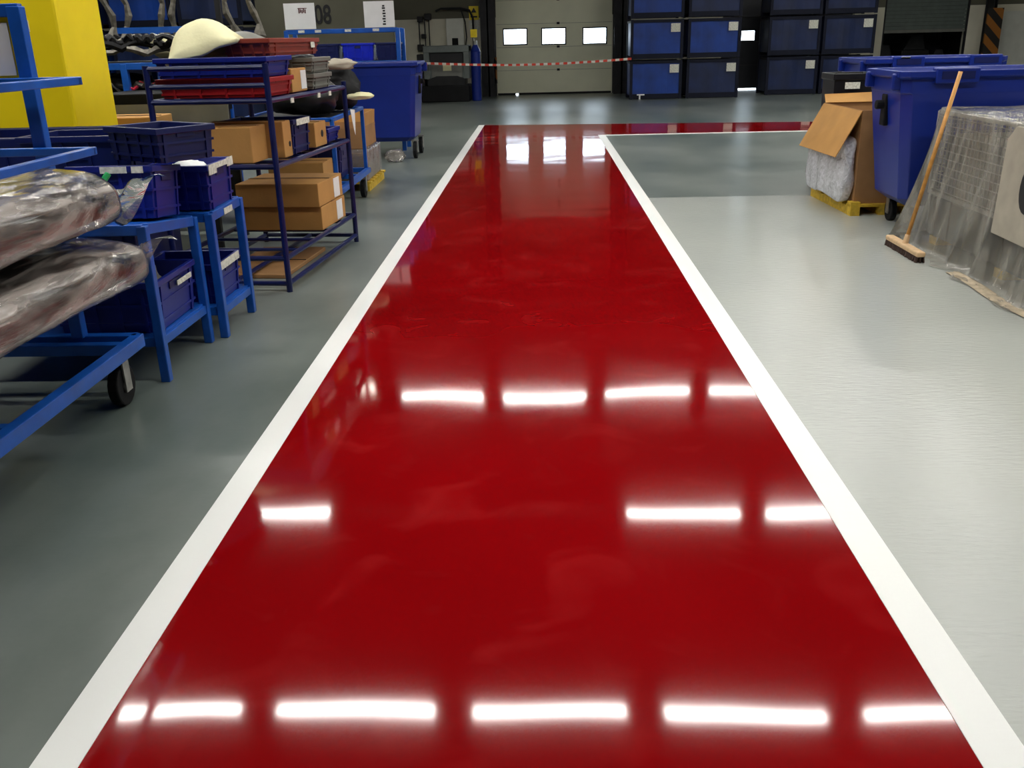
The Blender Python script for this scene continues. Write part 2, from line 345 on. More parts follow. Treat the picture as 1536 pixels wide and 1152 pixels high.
def sect_door(name, x0, x1, zt, m, wins, gaps, y):
    root = bpy.data.objects.new(name, None); C.objects.link(root); root.location = ((x0+x1)/2, y, 0); struct(root)
    cx = (x0+x1)/2; ph = 0.62; z = 0.05; k = 0
    while z < zt - 0.05:
        zb = min(z + ph, zt); b = MB()
        if k == 2 and wins:
            xs = x0
            for (wa, wb2, za, zz) in wins:
                b.box(xs-cx, wa-cx, 0, .05, z+.004, zb-.004); b.box(wa-cx, wb2-cx, 0, .05, z+.004, za); b.box(wa-cx, wb2-cx, 0, .05, zz, zb-.004); xs = wb2
            b.box(xs-cx, x1-cx, 0, .05, z+.004, zb-.004)
        else:
            b.box(x0-cx, x1-cx, 0, .05, z+.004, zb-.004)
            for zz in (z+ph*.36, z+ph*.68): 
                if zz < zb-.03: b.box(x0-cx, x1-cx, -.006, 0, zz-.006, zz+.006)
        b.build('panel', m, root)
        MB().box(x0-cx, x1-cx, .02, .05, z-.012, z+.012).build('joint', 'grey', root)
        if k:                                                        # hinge in the middle of each joint
            MB().box(.08, .16, -.02, 0, z-.03, z+.03).build('hinge', 'dark', root)
        z = zb; k += 1
    for (wa, wb2, za, zz) in wins:
        f = MB(); t = .035
        f.box(wa-cx-t, wb2-cx+t, -.012, .055, zz, zz+t); f.box(wa-cx-t, wb2-cx+t, -.012, .055, za-t, za)
        f.box(wa-cx-t, wa-cx, -.012, .055, za, zz); f.box(wb2-cx, wb2-cx+t, -.012, .055, za, zz)
        fo = f.build('window_frame', 'dark', root, bevel=.006)
        MB().box(wa-cx, wb2-cx, .02, .028, za, zz).build('pane', 'glass', fo)
    seal = MB(); xs = x0
    for ga, gb in gaps:
        seal.box(xs-cx, ga-cx, 0, .05, 0.0, .05); xs = gb
    if xs < x1: seal.box(xs-cx, x1-cx, 0, .05, 0.0, .05)
    seal.build('bottom_seal', 'black', root)
    return root
sect_door('door_1', *D1, 'door', [(-1.0,-.37,1.385,1.77),(.09,.73,1.37,1.765),(1.255,1.885,1.355,1.75)], [(-.70,-.62)], YF+.02)
sect_door('door_2', *D2, 'door_dark', [(5.70,6.07,1.33,1.58),(7.4,7.9,1.33,1.58)], [(5.6,6.3)], YF+.02)
# door 3: half-raised shutter with a cavity behind, coloured dark as an unlit interior
r3 = bpy.data.objects.new('door_3', None); C.objects.link(r3); r3.location = (10.785, YF+.05, 0); struct(r3)
for k in range(19):
    z = 1.5 + k*0.1
    MB().box(-1.165, 1.165, 0, .03, z+.004, z+.098).build('slat', 'shutter', r3)
MB().box(-1.165, 1.165, -.01, .05, 1.42, 1.5).build('bottom_bar', 'grey', r3)
MB().box(-1.165, -1.12, -.05, .03, 0, 3.4).build('guide_rail', 'dark', r3); MB().box(1.12, 1.165, -.05, .03, 0, 3.4).build('guide_rail', 'dark', r3)
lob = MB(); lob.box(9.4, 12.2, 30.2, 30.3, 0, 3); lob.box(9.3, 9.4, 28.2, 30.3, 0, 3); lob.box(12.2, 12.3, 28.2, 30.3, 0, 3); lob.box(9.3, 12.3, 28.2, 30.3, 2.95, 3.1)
struct(lob.build('wall_dark_lobby', 'dark'))
for i, (x, wd, h, lb) in enumerate(((10.0,.7,1.1,'plain dark shape in the lobby nearest the cream wall'),(10.9,.8,1.35,'tall dark shape in the middle of the lobby'),(11.6,.5,.95,'low dark shape in the lobby nearest the striped column'))):  # plain dark shapes standing in for the darkness inside
    t = thing('dark_lobby_shape', lb, 'machine', (x, 29.1, 0))
    MB().box(-wd/2, wd/2, -.4, .4, 0, h*.7).build('body', 'blackgloss', t, bevel=.03)
    MB().prism([(-wd*.4, h*.7), (wd*.4, h*.7), (wd*.25, h), (-wd*.15, h)], 'y', -.3, .3).build('hood', 'dark', t, bevel=.02)
# steel columns beside the big door (H sections)
def hcol(x, y, wd, dp, m='dark', name='column', h=HC):
    b = MB(); b.box(x-wd/2, x+wd/2, y-dp/2, y-dp/2+.03, 0, h); b.box(x-wd/2, x+wd/2, y+dp/2-.03, y+dp/2, 0, h); b.box(x-.02, x+.02, y-dp/2, y+dp/2, 0, h)
    return struct(b.build(name, m))
hcol(-1.43, 27.55, .40, .5); hcol(2.30, 27.55, .46, .5); hcol(12.35, 27.5, .10, .5)
struct(MB().box(-1.27, -1.2, 27.3, 27.42, 0.35, 1.05).build('trim_4', 'hazard'))
struct(MB().box(12.14, 12.56, 27.18, 27.24, 0, 2.0).build('trim_5', 'hazard'))
struct(MB().box(12.7, XR, 27.75, 27.9, 0.2, 1.92).build('wall_cladding', 'white_panel'))
struct(MB().box(8.78, 9.6, 27.84, 27.9, 0, 2.0).build('wall_pier', 'beige_wall'))
# olive partition with bay number
op = struct(MB().box(-8.2, -3.56, 24.0, 24.12, 0, 3.6).build('wall_partition', 'olive'))
o8 = text('08', 'bay_number', .60, 'ink', op, (-5.26, 23.985, 2.16), (PI/2, 0, 0))
o8.scale = (0.70, 1, 1)
# yellow cabinet on the left
yc = thing('yellow_cabinet', 'tall bright yellow steel cabinet behind the blue trolley', 'cabinet', (-3.615, 6.675, 0))
MB().box(-.485, .485, -.325, .325, .08, 2.25).build('body', 'yellow', yc, bevel=.02)
MB().box(-.44, .44, -.29, .29, 0, .08).build('plinth', 'black', yc)
MB().box(.255, .29, -.334, -.325, 1.63, 1.70).build('sticker', 'paper', yc)

# ================================================================== CEILING LIGHTS
def fixture(x, y, on, label):
    t = thing('fluorescent_batten', label, 'ceiling light', (x, y, 5.0), 0, 'fluorescent battens under the roof')
    MB().prism([(-.10, -.035), (-.10, .02), (-.06, .07), (.06, .07), (.10, .02), (.10, -.035), (.086, -.035), (.086, .0), (-.086, .0), (-.086, -.035)], 'x', -.80, .80).build('body', 'fixture', t)
    for s in (-.805, .805): MB().box(s-.006, s+.006, -.10, .10, -.035, .06).build('end_cap', 'fixture', t)
    MB().prism([(-.085, -.002), (-.085, -.03), (.085, -.03), (.085, -.002)], 'x', -.79, .79).build('diffuser', 'tube_on' if on else 'tube_off', t)
    for s in (-.6, .6): MB().bar((s, 0, .07), (s, 0, HC-5.0), .012).build('hanger', 'steel', t)
    return t
ROWS = [(3.3, range(-3, 6)), (7.64, range(-3, 6)), (11.9, range(-3, 6)), (16.65, range(-3, 6))]
OFF = {(2, -1), (2, 0), (3, -2)}
COLN = {-3:'leftmost in its row', -2:'left of the walkway', -1:'over the left edge of the walkway', 0:'over the middle of the walkway', 1:'over the right edge of the walkway', 2:'right of the walkway', 3:'over the broom side of the hall', 4:'second from the right end', 5:'rightmost in its row'}
ROWN = ['row nearest the viewer in front', 'lowest reflected row', 'middle reflected row', 'farthest reflected row']
for ri, (y, cols) in enumerate(ROWS):
    for c in cols:
        on = (ri, c) not in OFF
        fixture(-3.955 + (c+2)*1.985, y, on, ('lit' if on else 'unlit') + ' fluorescent batten ' + COLN[c] + ', ' + ROWN[ri])
for i, (x, y, lb) in enumerate(((-7.2, 13.6, 'nearer'), (-8.2, 19.6, 'farther'))):  # added lamps to light the back, outside the walkway's reflections
    fixture(x, y, True, 'added fill batten over the left storage racks, the %s of two' % lb)
for i, (x, y, lb) in enumerate(((8.5, 20.5, 'left'), (11.5, 20.5, 'right'))):  # added lamps for the back right, clear of the walkway reflections
    fixture(x, y, True, 'added fill batten over the far right bay, the %s of two' % lb)
for x, lb in ((-5.7, 'left of the cream door, beyond the sign rack'), (6.2, 'above the blue stillages')):  # two more lamps added to brighten the cream door
    fixture(x, 22.2, True, 'lit fluorescent batten ' + lb)
t = thing('emergency_light', 'twin-headed emergency spotlight hanging left of the farthest lit row', 'ceiling light', (-3.5, 16.95, 5.0))
MB().box(-.2, .2, -.06, .06, .02, .16).build('battery_box', 'fixture', t, bevel=.01)
MB().bar((0, 0, .16), (0, 0, .45), .02).build('hanger', 'steel', t)
for s in (-.1, .1): 
    h = MB().tube((s, 0, .02), (s, 0, -.06), .05, 14, .07).build('lamp_head', 'black', t)
    MB().tube((s, 0, -.06), (s, 0, -.065), .065, 14).build('lens', 'spot_on', h)

# ================================================================== COMMON BUILDERS
def shell(mb, L, W, H, t=.012, taper=.94, lip=.012, floor=.012):
    """open box, local origin at centre of base"""
    def ring(l, w_, z): return [(-l/2,-w_/2,z),(l/2,-w_/2,z),(l/2,w_/2,z),(-l/2,w_/2,z)]
    hl = .03 if H < .5 else .06
    rings = [ring(L*taper, W*taper, 0), ring(L-.004, W-.004, H-hl), ring(L+2*lip, W+2*lip, H-hl), ring(L+2*lip, W+2*lip, H),
             ring(L-2*t, W-2*t, H), ring(L*taper-2*t, W*taper-2*t, floor)]
    vs = [v for r in rings for v in r]; fs = [(3,2,1,0), (20,21,22,23)]
    for k in range(5):
        for j in range(4): fs.append((k*4+j, k*4+(j+1)%4, (k+1)*4+(j+1)%4, (k+1)*4+j))
    mb.add(vs, fs)
def crate(name, label, L, W, H, loc, rz=0, m='crate', labels=(), rib='navy', cat='crate', group=None, tilt=None):
    t = thing(name, label, cat, loc, rz, group)
    if tilt: t.rotation_euler = (tilt[0], tilt[1], rz)
    b = MB(); shell(b, L, W, H)
    body = b.build('body', m, t, bevel=.004)
    def k(z): return .94 + .06*z/H
    r = MB()
    for z in ((H*.16), (H*.52)):
        l, w_ = L*k(z), W*k(z)
        r.box(-l/2-.007, l/2+.007, -w_/2-.007, -w_/2+.004, z, z+.012); r.box(-l/2-.007, l/2+.007, w_/2-.004, w_/2+.007, z, z+.012)
        r.box(-l/2-.007, -l/2+.004, -w_/2, w_/2, z, z+.012); r.box(l/2-.004, l/2+.007, -w_/2, w_/2, z, z+.012)
    for s in (-.36, -.12, .12, .36):
        r.hexa([(s*L-.008,-W*.47-.008,0),(s*L+.008,-W*.47-.008,0),(s*L+.008,-W*.47+.004,0),(s*L-.008,-W*.47+.004,0)],
               [(s*L-.008,-W*.5-.006,H-.03),(s*L+.008,-W*.5-.006,H-.03),(s*L+.008,-W*.5+.006,H-.03),(s*L-.008,-W*.5+.006,H-.03)])
    for s in (-.38, .38):
        r.hexa([(L*.47-.004,s*W-.008,0),(L*.47+.008,s*W-.008,0),(L*.47+.008,s*W+.008,0),(L*.47-.004,s*W+.008,0)],
               [(L*.5-.006,s*W-.008,H-.03),(L*.5+.006,s*W-.008,H-.03),(L*.5+.006,s*W+.008,H-.03),(L*.5-.006,s*W+.008,H-.03)])
    r.build('ribs', m, t)
    hd = MB(); hd.box(L/2-.002, L/2+.003, -W*.16, W*.16, H*.70, H*.84); hd.build('handle_slot', rib, t, bevel=.002)
    hd = MB(); hd.box(-L*.12, L*.12, -W/2-.003, -W/2+.004, H*.70, H*.84); hd.build('handle_slot', rib, t, bevel=.002)
    for (face, a, b2, z0, z1) in labels:     # stickers on +x ('x') or -y ('y') face, following the rim
        lm = MB()
        if face == 'x': lm.box(L/2+.011, L/2+.015, a*W, b2*W, z0*H, z1*H)
        else: lm.box(a*L, b2*L, -W/2-.015, -W/2-.011, z0*H, z1*H)
        lm.build('sticker', 'label', t)
    return t
def carton(name, label, L, W, H, loc, rz=0, m='card', lab=None, mark=None, cat='box', tape=True):
    t = thing(name, label, cat, loc, rz)
    MB().box(-L/2, L/2, -W/2, W/2, 0, H).build('body', m, t, bevel=.006)
    if tape: MB().box(-L/2-.002, L/2+.002, -.025, .025, H-.0, H+.003).build('tape', 'card_dk', t)
    f = MB(); f.box(-L/2+.005, L/2-.005, -.003, .003, H, H+.0045); f.build('seam', 'dark', t)
    if lab: MB().box(L/2, L/2+.003, lab[0]*W, lab[1]*W, lab[2]*H, lab[3]*H).build('sticker', 'paper', t)
    if mark: MB().tube((L/2-.001, mark[0]*W, mark[1]*H), (L/2+.003, mark[0]*W, mark[1]*H), mark[2], 12).build('hand_hole', 'ink', t)
    return t
def caster(parent, x, y, r=.075, name='caster', z=0, yaw=0, top=None):
    top = top or 2*r+.04
    fork = MB(); fork.box(x-.035, x-.027, y-.03, y+.03, r*.7, top); fork.box(x+.027, x+.035, y-.03, y+.03, r*.7, top); fork.box(x-.045, x+.045, y-.04, y+.04, top-.012, top)
    f = fork.build(name, 'steel', parent)
    MB().tube((x-.024, y, r), (x+.024, y, r), r, 20).build('wheel', 'black', f, bevel=.008)
    MB().tube((x-.03, y, r), (x+.03, y, r), r*.35, 12).build('hub', 'steel', f)
    return f
def rslab(cx, cy, cz, lx, ly, lz, e=3.2, amp=.02, seed=0.0, nu=40, nv=24, tail=0.0, sag=0.0):
    """lumpy rounded slab: superellipse section in XZ swept along Y"""
    b = MB(); vs = []; fs = []
    for i in range(nu+1):
        s = -1 + 2*i/nu
        k = max(.02, (1 - abs(s)**14))**.4
        if tail and s > .80: k = max(k*.8, .34)
        y = s*ly/2 + (tail if s > .97 else tail*.5*max(0, (s-.80)/.2) if tail else 0)
        fl = 1.0
        if tail and s > .80: fl = max(.10, 1 - (s-.80)/.2*.9)
        for j in range(nv):
            a = 2*PI*j/nv; ca, sa = math.cos(a), math.sin(a)
            px = math.copysign(abs(ca)**(2/e), ca)*lx/2*(k if not tail or s < .8 else max(k, .75)); pz = math.copysign(abs(sa)**(2/e), sa)*lz/2*k*fl
            n = noise.noise(Vector((px*3+seed, y*3, pz*5+seed*2)))*amp + noise.noise(Vector((px*11+seed, y*9, pz*14)))*amp*.35
            vs.append((cx+px*(1+n/ max(lx/2, .01)), cy+y, cz+pz+n - sag*max(0, s)**2))
    for i in range(nu):
        for j in range(nv): fs.append((i*nv+j, i*nv+(j+1)%nv, (i+1)*nv+(j+1)%nv, (i+1)*nv+j))
    fs += [tuple(range(nv-1,-1,-1)), tuple(range(nu*nv, (nu+1)*nv))]
    return b.add(vs, fs)
def lump(name, label, cat, loc, size, m, seed, rz=0, amp=.3):
    b = MB(); nu, nv = 14, 20; vs = []; fs = []
    for i in range(1, nu):
        th = PI*i/nu
        for j in range(nv):
            ph = 2*PI*j/nv; d = Vector((math.sin(th)*math.cos(ph), math.sin(th)*math.sin(ph), math.cos(th)))
            r = 1 + amp*noise.noise(d*1.7 + Vector((seed, seed*.7, 0))) + amp*.4*noise.noise(d*4.5 + Vector((seed, 0, 3)))
            z = d.z*r
            vs.append((d.x*r*size[0]/2, d.y*r*size[1]/2, max(-.85, z)*size[2]/2 + size[2]*.425))
    for i in range(nu-2):
        for j in range(nv): fs.append((i*nv+j, i*nv+(j+1)%nv, (i+1)*nv+(j+1)%nv, (i+1)*nv+j))
    fs += [tuple(range(nv-1,-1,-1)), tuple(range((nu-2)*nv, (nu-1)*nv))]
    o = b.add(vs, fs).build(name, m, None, smooth=True); o.location = loc; o.rotation_euler = (0, 0, rz)
    return tag(o, label, cat)

# ================================================================== LEFT FOREGROUND: blue trolley with wrapped bundles
TX, TY = -2.25, 3.1
t = thing('trolley', 'bright blue tubular steel trolley at the left edge carrying plastic-wrapped bundles', 'trolley', (TX, TY, 0))
def tb(nm, p, q, wd=.045, ht=None, m='blue', par=t): return MB().bar((p[0]-TX, p[1]-TY, p[2]), (q[0]-TX, q[1]-TY, q[2]), wd, ht).build(nm, m, par, bevel=.004)
x0, x1, ya, yb = -2.72, -1.83, 2.0, 3.93
tb('side_beam', (x1, ya, .275), (x1, yb, .275), .05, .06); tb('side_beam', (x0, ya, .275), (x0, yb, .275), .05, .06)
for y in (ya+.025, 2.9, yb-.10): tb('cross_beam', (x0, y, .265), (x1, y, .265), .05, .05)
tb('end_beam', (x0, yb-.01, .275), (x1, yb-.01, .275), .05, .06)
for z in (.535, .79):
    tb('deck_rail', (-2.1, ya, z), (-2.1, yb-.1, z), .03); tb('deck_rail', (x0, ya, z), (x0, yb-.1, z), .03)
    for y in (2.2, 2.75, 3.3, 3.72): tb('deck_bar', (x0, y, z), (-2.0, y, z), .03)
px_ = -2.085
for y in (ya+.03, 3.9): tb('post', (px_, y, .3), (px_, y, 1.68 if y > 3 else 1.4), .055, .05)
tb('post', (x0, yb-.02, .3), (x0, yb-.02, 1.68), .055, .05)
tb('portal_rail', (x0, 3.9, 1.665), (px_+.02, 3.9, 1.665), .04, .05)
for z, xx in ((1.12, -1.85), (1.395, -1.86)):
    tb('hand_rail', (xx, ya, z), (xx, 3.84, z), .032, .032)
    tb('hand_rail', (x0, 3.84, z), (xx+.016, 3.84, z), .032, .032)
MB().box(-2.44-TX, -2.125-TX, 3.885-TY, 3.89-TY, 1.42, 1.62).build('notice_sheet', 'paper', t)
MB().box(-2.46-TX, -2.105-TX, 3.892-TY, 3.898-TY, 1.40, 1.64).build('notice_board', 'yellow', t)
for (x, y) in ((x1-.07, yb-.10), (x0+.07, yb-.10), (x1-.07, ya+.12), (x0+.07, ya+.12)): caster(t, x-TX, y-TY, .095, top=.24)
# the two bundles
for (lb, cx, cy, cz, lx, ly, lz, sd, sg, gm) in (
        ('upper plastic-wrapped padded bundle on the blue trolley, green clip at its tied end', -2.13, 2.98, .945, .84, 1.94, .25, 1.3, .02, True),
        ('lower plastic-wrapped padded bundle on the blue trolley, sagging below its deck', -2.10, 2.99, .685, .86, 2.02, .235, 7.7, .05, False)):
    b = thing('wrapped_bundle', lb, 'bundle', (cx, cy, cz-lz/2))
    rslab(0, -.06, lz/2, lx-.09, ly-.20, lz*.38, 4, .010, sd).build('padding_layer', 'brown_foam', b, smooth=True).location = (0, 0, -lz*.19)
    rslab(0, -.09, lz/2, lx-.12, ly-.26, lz*.36, 4, .010, sd+3).build('padding_layer', 'brown_foam', b, smooth=True).location = (0, 0, lz*.17)
    rslab(0, 0, lz/2, lx, ly, lz, 3.4, .016, sd+1, 60, 36, .12, sg).build('plastic_wrap', 'wrap', b, smooth=True)
    def tail(u, v):                                                  # gathered loose end of the bag
        wdt = (.15 + .17*v); th = (u-.5)*2
        return (lx*.16 + th*wdt + .02*math.sin(v*7), ly*.455 + v*(.24 if gm else .13), lz*(.50 - .30*v*v) + (.05+.03*v)*math.sin(th*5+sd+v*2)*(.4+v) + .02*noise.noise(Vector((u*6, v*6, sd))))
    MB().grid(tail, 24, 12).build('bag_end', 'wrap', b, smooth=True)
    if gm: MB().tube((lx*.30, ly*.475, lz*.56), (lx*.34, ly*.495, lz*.78), .013, 10).build('green_clip', 'green', b, bevel=.003)

# ================================================================== two blue steel stands with crates
def stand(label, x0, x1, ya, yb, za, zb, shelf, sticker=None):
    cx, cy = (x0+x1)/2, (ya+yb)/2
    t = thing('steel_stand', label, 'stand', (cx, cy, 0))
    def zt(y): return za + (zb-za)*(y-ya)/(yb-ya)
    for x in (x0, x1):
        for y in (ya, yb):
            l = .045
            MB().box(x-cx-l/2, x-cx+l/2, y-cy-l/2, y-cy+l/2, 0, zt(y)-.002).build('leg', 'blue', t, bevel=.005)
    for x in (x0, x1):
        MB().bar((x-cx, ya-cy+.02, za-.02), (x-cx, yb-cy-.02, zb-.02), .03, .05).build('top_rail', 'blue', t, bevel=.004)
        MB().bar((x-cx, ya-cy+.02, shelf), (x-cx, yb-cy-.02, shelf-.01), .03, .045).build('shelf_rail', 'blue', t, bevel=.004)
    for y in (ya, yb):
        MB().bar((x0-cx, y-cy, zt(y)-.02), (x1-cx, y-cy, zt(y)-.02), .03, .05).build('top_rail', 'blue', t, bevel=.004)
        MB().bar((x0-cx, y-cy, shelf), (x1-cx, y-cy, shelf), .03, .045).build('shelf_rail', 'blue', t, bevel=.004)
    MB().hexa([(x0-cx,ya-cy,za-.012),(x1-cx,ya-cy,za-.012),(x1-cx,yb-cy,zb-.012),(x0-cx,yb-cy,zb-.012)],[(x0-cx,ya-cy,za),(x1-cx,ya-cy,za),(x1-cx,yb-cy,zb),(x0-cx,yb-cy,zb)]).build('top_plate', 'blue', t)
    MB().box(x0-cx, x1-cx, ya-cy, yb-cy, shelf+.012, shelf+.022).build('shelf_plate', 'blue', t)
    if sticker: MB().box(x1-cx+.016, x1-cx+.019, sticker[0]-cy, sticker[1]-cy, zb-.045, zb-.012).build('sticker', 'label', t)
    return t
stand('blue steel stand with a sloping top, nearest the trolley', -2.72, -1.82, 4.13, 4.74, .755, .685, .20)
stand('blue steel stand with stickered rail between the sloping stand and the pipe rack', -2.72, -1.76, 4.83, 5.33, .685, .69, .15, (5.02, 5.16))
crate('storage_crate', 'blue crate with torn labels on its rim, on the sloping stand', .40, .34, .25, (-2.06, 4.56, .722), 0, 'crate', [('y', -.1, .22, .86, .985), ('y', .28, .42, .86, .985)], tilt=(-.11, 0))
crate('storage_crate', 'blue crate holding white bags, long torn label along its rim', .34, .40, .235, (-1.93, 5.08, .692), 0, 'crate', [('x', -.5, -.2, .78, 1.0), ('x', -.2, .25, .88, 1.0), ('x', .25, .5, .82, 1.02)])
lump('plastic_bag', 'crumpled white plastic bags filling the crate with the long torn label', 'bag', (-1.93, 5.05, .825), (.21, .26, .12), 'paper', 4.0)
crate('storage_crate', 'large navy crate at the back, below the yellow cabinet', .58, .42, .40, (-2.43, 5.07, .692), 0, 'navy')
crate('storage_crate', 'empty dark navy crate on top of the other crates', .42, .32, .165, (-1.92, 4.74, .985), math.radians(-34), 'navy', [('y', -.2, -.05, 1.0, 1.01)])
crate('storage_crate', 'blue crate on the lower shelf of the sloping stand, lettering along its side', .50, .50, .25, (-2.08, 4.43, .225), 0, 'crate', [('x', -.02, .36, .70, .80)])
crate('storage_crate', 'blue crate with a wide pale label on the lower shelf of the stickered stand', .44, .38, .22, (-2.0, 5.08, .175), 0, 'crate', [('x', -.5, .42, .82, 1.02)])
lump('cloth_heap', 'dull brown paper stuffed into the crate under the sloping stand', 'paper', (-2.08, 4.43, .30), (.40, .40, .22), 'canvas', 9.0)

t = thing('bulk_container', 'large navy plastic bulk container in front of the yellow cabinet', 'container', (-3.02, 5.82, 0))
b = MB(); shell(b, 1.14, .74, 1.04, .03, .97, .02, .12); b.build('body', 'navy', t, bevel=.01)
for s in (-.4, -.13, .13, .4): MB().box(s*1.14-.03, s*1.14+.03, -.385, -.36, .1, .97).build('rib', 'navy', t, bevel=.006)
for s in (-.45, 0, .4): MB().box(s-.06, s+.06, -.34, .34, -.0, .002).build('foot', 'black', t)
t = thing('dark_filler_bench', 'black filler bench added for the dark band behind the pipe rack', 'bench', (-3.2, 8.25, 0))  # added black block to fill the dark band behind the rack
MB().box(-.5, .42, -.35, .35, .98, 1.16).build('bench_top', 'black', t, bevel=.01)
for x in (-.45, .37):
    for y in (-.3, .3): MB().bar((x, y, 0), (x, y, .98), .06).build('leg', 'dark', t)
MB().box(-.45, .37, .28, .30, .1, .98).build('back_panel', 'black', t)
# ================================================================== dark blue pipe rack
RC = (-1.955, 6.62); RA = math.radians(-5.2)
t = thing('pipe_rack', 'dark blue pipe shelving rack loaded with trays and cartons', 'rack', (RC[0], RC[1], 0), RA)
hx, hy = .38, .79
R_ = .017
for x in (-hx, hx):
    for y in (-hy, hy):
        top = 1.41 if y < 0 else 1.24
        MB().tube((x, y, 0), (x, y, top), R_*1.15, 10).build('post', 'blue_rack', t, smooth=False)
SH = [.055, .22, .80, 1.195]
for z in SH:
    for x in (-hx, hx): MB().tube((x, -hy, z), (x, hy, z), R_, 8).build('shelf_rail', 'blue_rack', t)
    for y in (-hy, hy): MB().tube((-hx, y, z), (hx, y, z), R_, 8).build('shelf_rail', 'blue_rack', t)
    if z > .1:
        for y in (-.5, -.17, .17, .5): MB().tube((-hx, y, z-.005), (hx, y, z-.005), R_*.7, 8).build('cross_bar', 'blue_rack', t)
for z in (1.285, 1.39): MB().tube((-hx, -hy, z), (hx, -hy, z), R_*.9, 8).build('end_rail', 'blue_rack', t)
MB().tube((0, -hy, .055), (0, hy, .055), R_, 8).build('shelf_rail', 'blue_rack', t)
for y in (-.45, .1, .35): MB().box(hx+.012, hx+.02, y, y+.05, 1.16, 1.19).build('hanging_tag', 'label', t)
def RW(x, y, z):       # rack-local to world
    c, s = math.cos(RA), math.sin(RA); return (RC[0]+x*c-y*s, RC[1]+x*s+y*c, z)
zt = 1.195 + R_
crate('parts_tray', 'red plastic tray on the top shelf of the pipe rack, under the blue tray', .70, .46, .115, RW(-.0, -.49, zt), RA, 'red', cat='tray', rib='rust')
crate('parts_tray', 'blue plastic tray stacked on the red tray at the rack end', .70, .46, .12, RW(-.0, -.49, zt+.117), RA+.02, 'crate', cat='tray')
carton('carton', 'small upright yellowish carton with white label beside the grey crates', .2, .30, .15, RW(.23, -.06, zt), RA, 'card', (.1, .45, .1, .9))
for k in range(2):
    crate('parts_crate', ('lower' if k == 0 else 'upper') + ' of two stacked grey crates on the top rack shelf', .40, .40, .105, RW(.14, .40, zt+k*.107), RA, 'grey', rib='dark')
crate('parts_tray', 'long dull red tray lying across the top of the pipe rack load', .30, 1.10, .11, RW(.10, .15, 1.445), RA+.03, 'rust', [('x', .30, .38, .4, .75)], cat='tray', rib='red')
# mid shelf
zm = .80 + R_
carton('carton', 'wide tan carton on the middle rack shelf at the near end', .56, .26, .22, RW(-.06, -.62, zm), RA, 'card')
carton('carton', 'narrow tan carton with hand hole beside the wide one on the middle shelf', .50, .15, .23, RW(.08, -.40, zm), RA, 'card', mark=(.2, .35, .018))
crate('parts_crate', 'tall navy crate with crumpled label on the middle rack shelf', .50, .34, .225, RW(.08, -.12, zm), RA, 'navy', [('x', -.35, .42, .82, 1.0)])
carton('carton', 'yellow carton with round hand hole at the far end of the middle shelf', .40, .26, .17, RW(.14, .26, zm), RA, 'card', mark=(.1, .5, .025))
crate('parts_crate', 'shallow blue crate at the far end of the middle rack shelf', .50, .28, .10, RW(.08, .58, zm), RA, 'crate')
# lower shelf
zl = .22 + R_
for k in range(2):
    carton('carton', ('lower' if k == 0 else 'upper') + ' of two long flat cartons with white labels on the low shelf', .62, .58, .168, RW(.05, .34-.03*k, zl+k*.172), RA, 'card', (.12, .36, .08, .92))
carton('carton', 'brown flat carton on the floor under the pipe rack', .5, .9, .03, RW(-.02, 0, .0), RA, 'card_dk', tape=False)
# cream foam pad and grey pad on the top
b = MB()
def pad(u, v):
    a = (u-.5)*2; q = (v-.5)*2
    x = a*.23; y = q*.46
    return (x, y, .20*(1-abs(a)**2.2)*(1-abs(q)**3.5) + .02*noise.noise(Vector((u*3, v*3, 0))))
o = tag(b.grid(pad, 16, 20).build('foam_pad', 'cream', None, smooth=True, solid=.025), 'curved cream foam pad standing behind the dull red tray', 'foam'); o.location = RW(-.22, -.22, 1.475); o.rotation_euler = (0, math.radians(-18), .25)
b = MB(); o = tag(b.grid(pad, 16, 20).build('foam_pad', 'grey', None, smooth=True, solid=.03), 'grey moulded pad lying behind the cream foam pad', 'foam'); o.location = RW(-.26, .42, 1.46); o.rotation_euler = (0, math.radians(-10), .1); o.scale = (1, .8, .7)

# ================================================================== behind the rack: second trolley, cartons on pallet, wheeled bin
t = thing('flat_trolley', 'blue flat trolley with raised push frame behind the pipe rack', 'trolley', (-2.25, 9.0, 0))
for x in (-.45, .45): MB().bar((x, -.75, .27), (x, .75, .27), .05, .05).build('side_beam', 'blue', t, bevel=.004)
for y in (-.75, -.25, .25, .75): MB().bar((-.45, y, .27), (.45, y, .27), .05, .045).build('cross_beam', 'blue', t, bevel=.004)
for x in (-.43, .43):
    for y in (-.72, .72): MB().bar((x, y, .29), (x, y, .90), .035).build('post', 'blue', t, bevel=.003)
for y in (-.72, .72): MB().bar((-.43, y, .89), (.43, y, .89), .035).build('push_rail', 'blue', t, bevel=.003)
for x in (-.43, .43): MB().bar((x, -.72, .89), (x, .72, .89), .035).build('push_rail', 'blue', t, bevel=.003)
MB().box(-.43, .43, -.72, .72, .875, .888).build('upper_deck', 'dark', t)
for x in (-.40, .40):
    for y in (-.68, .66): caster(t, x, y, .09, top=.25)
crate('storage_crate', 'navy crate on the lower deck of the flat trolley', .60, .45, .30, (-2.2, 9.1, .295), 0, 'navy')
carton('carton', 'tan carton beside the navy crate on the flat trolley', .5, .4, .22, (-2.2, 8.55, .295), 0, 'card')
